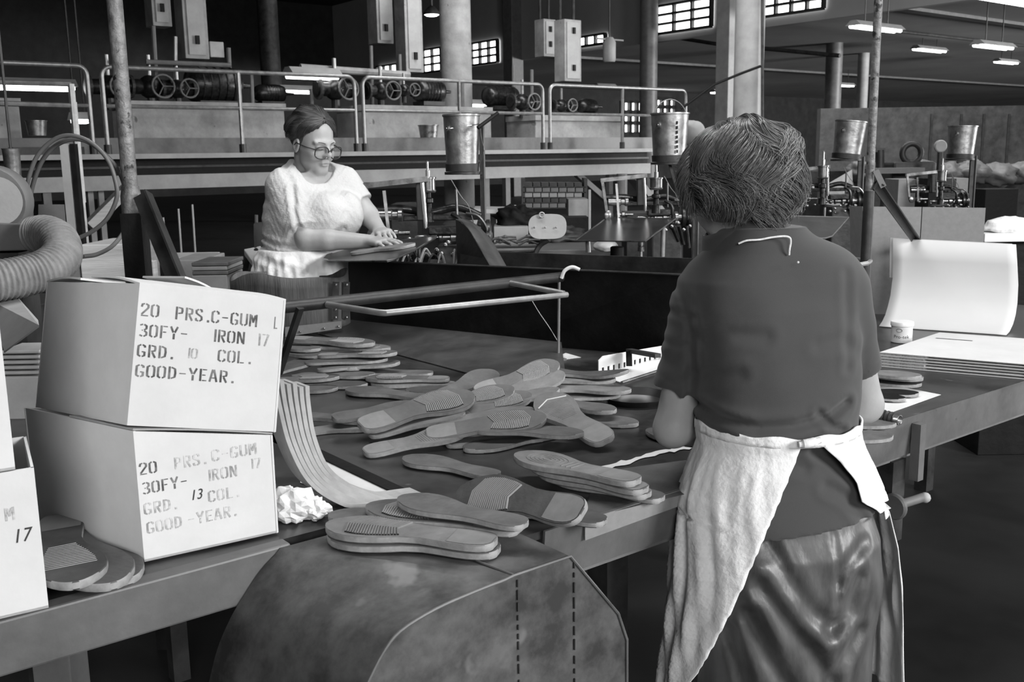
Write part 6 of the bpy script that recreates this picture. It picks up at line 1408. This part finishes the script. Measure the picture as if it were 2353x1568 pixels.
# apron: a wrapped cloth open at the back
def proj(p):
    v = np.array(p) - C0; f_ = np.array(_fw); x = v @ np.array(_cx); y = v @ np.array(_cy); z = v @ f_; return 1176.5 + FPX * x / z, 784 - FPX * y / z
ap_rows = [(985, 1608, 1966), (1005, 1612, 1968), (1030, 1604, 1976), (1070, 1588, 1995), (1121, 1572, 2012), (1180, 1564, 2030), (1262, 1558, 2050), (1350, 1550, 2058), (1450, 1540, 2062), (1568, 1528, 2064), (1650, 1522, 2066)]
AP = secs([(y, l, r, 0, 1) for y, l, r in ap_rows], 1.0, n_, .97)
edgeLy = ([1008, 1028, 1128, 1228, 1400, 1568, 1650], [1852, 1837, 1798, 1758, 1690, 1613, 1570])
edgeRy = ([1003, 1021, 1062, 1121, 1172, 1198, 1249], [1868, 1881, 1920, 1962, 1975, 2005, 2036])
G = []; ths = np.linspace(0, 1, 120)
for y in np.linspace(968, 1620, 70):
    z = n_(1785, y)[2]; A_ = np.array(AP)[np.argsort([q[0] for q in AP])]; cx, cy, a, b = [np.interp(z, A_[:, 0], A_[:, i]) for i in (1, 2, 3, 4)]
    b = a * .81
    def pt(th): return np.array([cx, cy, z]) + rN * a * math.sin(th) + fN * b * math.cos(th)
    # back of the body is th = +-pi; search the left panel's edge and the right one's
    yb = proj(pt(math.pi))[1]
    tl = np.interp(yb, *edgeLy); c_ = [th for th in np.linspace(-math.pi * 1.35, -math.pi * .45, 200)]
    thL = min(c_, key=lambda th: abs(proj(pt(th))[0] - tl))
    if yb <= 1249:
        trr = np.interp(yb, *edgeRy); c_ = [th for th in np.linspace(math.pi * .55, math.pi * .98, 200)]; thR = min(c_, key=lambda th: abs(proj(pt(th))[0] - trr)); lastR = thR
    else: thR = max(1.92, lastR - (yb - 1249) / 400 * .4)
    row = []; t_ = max(0, min(1, (y - 980) / 260))
    for u in ths:
        th = thL + (thR - thL) * u; q = pt(th)
        fold = .0060 * t_ * math.sin(th * 17 + 2.2 * math.sin(y / 90)) + .004 * t_ * math.sin(th * 31 + y / 70) + .0022 * (1 - t_) * math.sin(th * 40) * (1 if y > 1030 else 0)
        nrm = rN * math.sin(th) + fN * math.cos(th); row.append(q + nrm * (.006 + fold * min(1, u / .08 + .08, (1 - u) / .05 + .15)))
    G.append(row)
MB().grid(G).build('apron', 'apron', woman, smooth='all', solid=.0022, label='white cotton apron tied at the back')
# waistband with the knot
wb = []
for th in np.linspace(-math.pi, math.pi, 100):
    yy = 974 + 2 * math.cos(th * 1.0) * -1 - (8 * max(0, math.sin(-th)) ** 2); z = n_(1785, yy)[2]
    A_ = np.array(AP)[np.argsort([q[0] for q in AP])]; cx, cy, a, b = [np.interp(z, A_[:, 0], A_[:, i]) for i in (1, 2, 3, 4)]; b = a * .81
    wb.append([np.array([cx, cy, z + dz]) + (rN * math.sin(th) * a + fN * math.cos(th) * b) * (1.04 + .006 * math.sin(th * 23)) for dz in (-.010, -.003, .004, .010 + .003 * math.sin(th * 11))])
MB().grid(wb).build('waistband', 'apron', woman, smooth='all', solid=.004)
kq = n_(1858, 1019, -.150)
MB().tube(spline([n_(1836, 1022, -.150), kq, n_(1885, 1012, -.142)], 6), [.006] * 3 + [.009] * 7 + [.006] * 3, 10).build('knot', 'apron', woman, smooth=True)
# hair: wavy strands over the skull
def hair(parent, fr, crown, rad, n_str, K, mat_, wave, curl, low, rr=.0011, seed=1, front=.9, back_to=None, part=0, frizz=.0004, coil=0., cap=True, tilt=0.):
    rs = np.random.RandomState(seed)
    if cap:
        def capf(P):
            q = (P - fr.c) @ fr.R() / fr.s; d = np.linalg.norm((q - np.array(crown[0])) / (np.array(rad) * .93), axis=1) - 1
            d = d * min(rad); d = np.maximum(d, (q[:, 1] - front * .85 * rad[1]) + .5 * np.maximum(0, .02 - q[:, 2])); return np.maximum(d, -(q[:, 2] - low * .9))
        b_ = max(rad) * 1.3 * fr.s; c0 = fr(*crown[0]); V, F = surfnet(capf, c0 - b_, c0 + b_, .005); npmesh('hair_base', V, F, mat_, parent, smooth_it=4)
    az = rs.uniform(-math.pi, math.pi, n_str); lay_ = rs.uniform(0, 1, n_str)
    t = np.linspace(0, 1, K)[None, :]
    th1 = np.interp(np.abs(az), [0, .6, 1.0, 1.5, math.pi], [front, front, 1.5, 1.95, 2.15] if back_to is None else back_to)   # how far down each strand runs; az = 0 is the face
    th = .04 + (th1[:, None] - .04) * t * rs.uniform(.75, 1.03, (n_str, 1))
    ph = 2.2 * np.sin(az * 3.1 + 1) + 1.3 * np.sin(az * 7.3); k_ = rs.normal(0, .11, n_str)
    sw = az[:, None] + wave * np.sin(th * 4.6 + ph[:, None] + k_[:, None]) * (.25 + th * .6) + part * (1 - t)
    lift = 1 + .055 * np.sin(th * 6.1 + ph[:, None] * 1.3 + k_[:, None]) * np.clip(th, 0, 1) + lay_[:, None] * .07 + rs.normal(0, .008, (n_str, 1))
    lift = lift + curl * np.clip((t - .72) / .28, 0, 1) ** 2 * np.sin(ph * 2 + 1)[:, None]
    X = np.sin(th) * np.sin(sw) * rad[0]; Y = np.sin(th) * np.cos(sw) * rad[1]; Zc = np.cos(th) * rad[2]
    X, Y, Zc = X, (Y / rad[1] * math.cos(tilt) + Zc / rad[2] * math.sin(tilt)) * rad[1], (Zc / rad[2] * math.cos(tilt) - Y / rad[1] * math.sin(tilt)) * rad[2]
    L = np.stack([X, Y, Zc], -1) * lift[..., None] + np.array(crown[0]) + frizz * np.cumsum(rs.normal(0, 1, (n_str, K, 3)), 1) * t[..., None]
    if coil:
        g = np.clip((t - .45) / .55, 0, 1) * coil; ps = 8.5 * t + ph[:, None] * 1.7 + k_[:, None] * 3; rd = np.stack([np.sin(sw), np.cos(sw), 0 * sw], -1)
        L = L + rd * (g * np.cos(ps))[..., None] + np.array([0, 0, 1.]) * (g * np.sin(ps) * 1.1)[..., None] + np.stack([np.cos(sw), -np.sin(sw), 0 * sw], -1) * (g * np.sin(ps * .7 + 1) * .8)[..., None]
    Wd = fr.c + fr.s * (L[..., :1] * fr.r + L[..., 1:2] * fr.f + L[..., 2:] * fr.u)
    R_ = np.broadcast_to(rr * (1 - .6 * t ** 3), (n_str, K)) * rs.uniform(.7, 1.3, (n_str, 1))
    V, F = tubes_np(Wd, R_, 4); return npmesh('hair', V, F, mat_, parent)
hair(woman, hN, [(0, -.030, .018)], (.114, .122, .112), 10500, 36, 'hair', .22, .10, -.12, rr=.00095, seed=3, back_to=[1.0, 1.1, 1.8, 2.35, 2.75], coil=.013, frizz=.0009)
# ------------------------------------------------------------------ the woman in white at the machine
YF = 4.2
def m_(px, py, dy=0.): return np.array(aty(px, py, YF + dy))
pf = math.radians(42); fT = np.array([math.cos(pf), -math.sin(pf), 0]); rT = np.array([fT[1], -fT[0], 0])
base2 = m_(712, 560, .03); w2 = thing('person', (base2[0], base2[1], .28), 'grey haired woman in spectacles, white blouse and apron, pressing a sole at her machine', 'person')
rowsF = [(366, 672, 735, .06, .9), (380, 658, 775, .05, .72), (396, 642, 796, .04, .66), (408, 636, 803, .03, .66), (430, 628, 808, .02, .70), (470, 622, 815, .01, .84), (503, 622, 818, 0, .92), (530, 622, 812, 0, .88), (560, 618, 800, 0, .82), (590, 612, 800, 0, .84), (620, 608, 806, 0, .86), (680, 600, 815, 0, .86)]
SF = secs(rowsF, 1.0, m_, .86)
hF = Frame(m_(719, 331, -.03), np.array([.68, -.60, -.27]), (0, 0, 1), 1.0)
def TP(x, y, h): return flat([(x, y)], *T1)[0] + nT * h
aR0, aR1, aR2 = m_(652, 428, -.08), m_(705, 550, -.18), TP(852, 572, .030)
aL0, aL1, aL2 = m_(790, 420, .06), m_(846, 496, .02), m_(872, 530, -.10)
def far_skin(P):
    d = head_sdf(P, hF)
    d = smin(d, cone(P, hF(0, -.035, -.035), m_(708, 414, .05), .050, .060), .012)
    core = loft(P, [(z, cx, cy, a * .86, b * .82) for z, cx, cy, a, b in SF if z < m_(0, 402)[2]], rT, fT); d = smin(d, core, .03)
    d = smin(d, cone(P, aR0, aR1, .052, .045), .02); d = smin(d, cone(P, aR1, aR1 + (aR2 - aR1) * .35, .045, .043), .015); d = smin(d, cone(P, aR1 + (aR2 - aR1) * .35, aR2, .042, .027), .012)
    d = smin(d, cone(P, aL0, aL1, .052, .044), .02); d = smin(d, cone(P, aL1, aL2, .042, .027), .015)
    d = smin(d, hand_sdf(P, aR2, TP(934, 566, .011) - aR2, nT, None, None, .20, -1, .92), .012)
    d = smin(d, hand_sdf(P, aL2, TP(925, 570, .028) - aL2, nT, None, None, .35, 1, .88), .012)
    return d
V, F = surfnet(far_skin, (-1.10, 3.75, 1.05), (-.30, 4.6, 1.82), .0034)
npmesh('body', V, F, 'skin', w2, smooth_it=1)
dRs = (aR1 - aR0) / np.linalg.norm(aR1 - aR0); hR = m_(702, 520, -.17); dLs = (aL1 - aL0) / np.linalg.norm(aL1 - aL0); hL_ = m_(828, 472, .06)
cf = [([(612, 545), (650, 556), (700, 560)], .010, .006), ([(612, 560), (660, 575), (720, 578)], .010, .006), ([(690, 430), (700, 480), (712, 520)], .010, .006), ([(660, 380), (690, 420), (700, 460)], .012, .004), ([(800, 520), (770, 540), (730, 545)], .012, .006)]
cfw = [(np.array([m_(x, y)[[0, 2]] for x, y in pts]), s_, a_) for pts, s_, a_ in cf]
def far_blouse(P):
    d = loft(P, SF, rT, fT)
    d = smin(d, ell(P, m_(800, 490, -.06), (.06, .075, .085)), .04); d = smin(d, ell(P, m_(752, 492, -.13), (.075, .075, .085)), .04)
    sl = cone(P, aR0, aR0 + (aR1 - aR0) * 1.0, .074, .060); d2 = smin(d, np.maximum(sl, (P - hR) @ dRs), .03)
    sl = cone(P, aL0, aL1, .070, .058); d2 = smin(d2, np.maximum(sl, (P - hL_) @ dLs), .03)
    d2 += crease(P, cfw); x, y, z = P.T
    zc = m_(0, 582)[2]; d2 = np.maximum(d2, zc - z)
    neck = cone(P, m_(724, 372, -.02), m_(744, 416, -.24), .088, .034); d2 = smax(d2, -np.maximum(neck, -.0 + (m_(0, 432)[2] - z)), .006)
    d2 += .0012 * np.sin(z * 130 + 3 * np.sin(x * 60)) * np.sin(x * 140) * (z > zc)
    return d2
V, F = surfnet(far_blouse, (-1.14, 3.78, 1.14), (-.40, 4.6, 1.56), .0042)
npmesh('blouse', V, F, 'shirtwhite', w2, 'white textured short sleeved blouse', smooth_it=1)
apr = [(568, 612, 800, 0, .86), (585, 606, 803, 0, .88), (620, 602, 808, 0, .9), (700, 596, 822, 0, .9), (900, 585, 835, 0, .9), (1000, 580, 840, 0, .9)]
SA = secs(apr, 1.0, m_, .85)
def far_apron(P):
    d = loft(P, SA, rT, fT); x, y, z = P.T; w = np.arctan2(y - base2[1], x - base2[0])
    return d + (.005 * np.sin(w * 22 + 2 * np.sin(z * 25)) + .003 * np.sin(w * 41 + z * 30)) * np.clip((1.19 - z) * 12, 0, 1) + .004 * np.sin(z * 90 + x * 40) * np.exp(-((z - 1.15) / .03) ** 2)
V, F = surfnet(far_apron, (-1.2, 3.8, .42), (-.36, 4.6, 1.22), .006)
npmesh('apron', V, F, 'apron', w2, 'white apron', smooth_it=2)
for s_ in (-1, 1):
    a = np.array([base2[0], base2[1], .28]) + rT * .085 * s_
    MB().tube([a + Z * .2, a + Z * .12, a + Z * .05], [.045, .04, .038], 14).build('lower_leg', 'skin', w2, smooth=True)
    MB().tube([a - fT * .07 + Z * .035, a + fT * .05 + Z * .042, a + fT * .13 + Z * .03, a + fT * .17 + Z * .022], [.028, .038, .034, .018], 14).build('shoe', 'shoe', w2, smooth=True)
tag(MB().box((base2[0], base2[1], .14), (.4, 0, 0), (0, .4, 0), (0, 0, .139)).build('standing_platform', 'dark', bevel=.01), 'low dark platform under the feet of the woman in white', 'platform')
hair(w2, hF, [(0, -.028, .042)], (.090, .100, .100), 4200, 24, 'hair2', .10, .03, -.07, rr=.0014, seed=8, front=.80, back_to=[.12, .24, .78, 1.85, 3.0], tilt=.80)
# spectacles
for k in (-1, 1):
    c_ = hF(k * .034, .112, -.002); ring = [hF(k * .036 + .030 * math.copysign(abs(math.cos(a)) ** .75, math.cos(a)), .112 - .004 * abs(math.cos(a)) * 0 - .010 * max(0, k * math.cos(a)) , -.007 + .0245 * math.copysign(abs(math.sin(a)) ** .75, math.sin(a))) for a in np.linspace(0, 2 * math.pi, 24, endpoint=False)]
    rim_ = MB().tube(ring, .0025, 6, closed=True).build('spectacle_rim', 'frame', w2, smooth=True)
    MB().prism(ring, hF.f * .001).build('lens', 'lens', rim_)
    MB().tube([hF(k * .061, .102, .004), hF(k * .078, .06, .004), hF(k * .085, .0, .006), hF(k * .084, -.012, -.008)], .0022, 6).build('temple', 'frame', w2, smooth=True)
MB().tube([hF(-.008, .113, 0), hF(0, .116, .004), hF(.008, .113, 0)], .0022, 6).build('bridge', 'frame', w2, smooth=True)
for k in (-1, 1):
    MB().tube([hF(k * (.018 + .006 * i), .0915 - .0008 * abs(i - 2) ** 2, .0005 - .0016 * (1 - abs(i - 2) / 2)) for i in range(5)], .0011, 5).build('eyelashes', 'iris', w2)
    MB().tube([hF(k * (.014 + .008 * i), .096 - .0016 * i - .0008 * i * i, .026 + .004 * math.sin(i / 4 * 3.1)) for i in range(5)], .0018, 5).build('eyebrow', 'hair2', w2)
MB().tube([hF(-.02 + .005 * i, .1005 - .0012 * abs(i - 4), -.0545 - .0012 * abs(i - 4) * .5) for i in range(9)], .0011, 5).build('mouth_line', 'hair2', w2, label='thin closed mouth')
# the sole she presses onto the tray
A1_, A2_ = TP(806, 586, .001), TP(958, 566, .001)
sole(A1_, A2_, 0, 'plain', 'pale sole being pressed onto the steel tray under the woman\'s hands', group='soles at the trimming machine', bm='rubber3', nrm=nT, sc=.92)
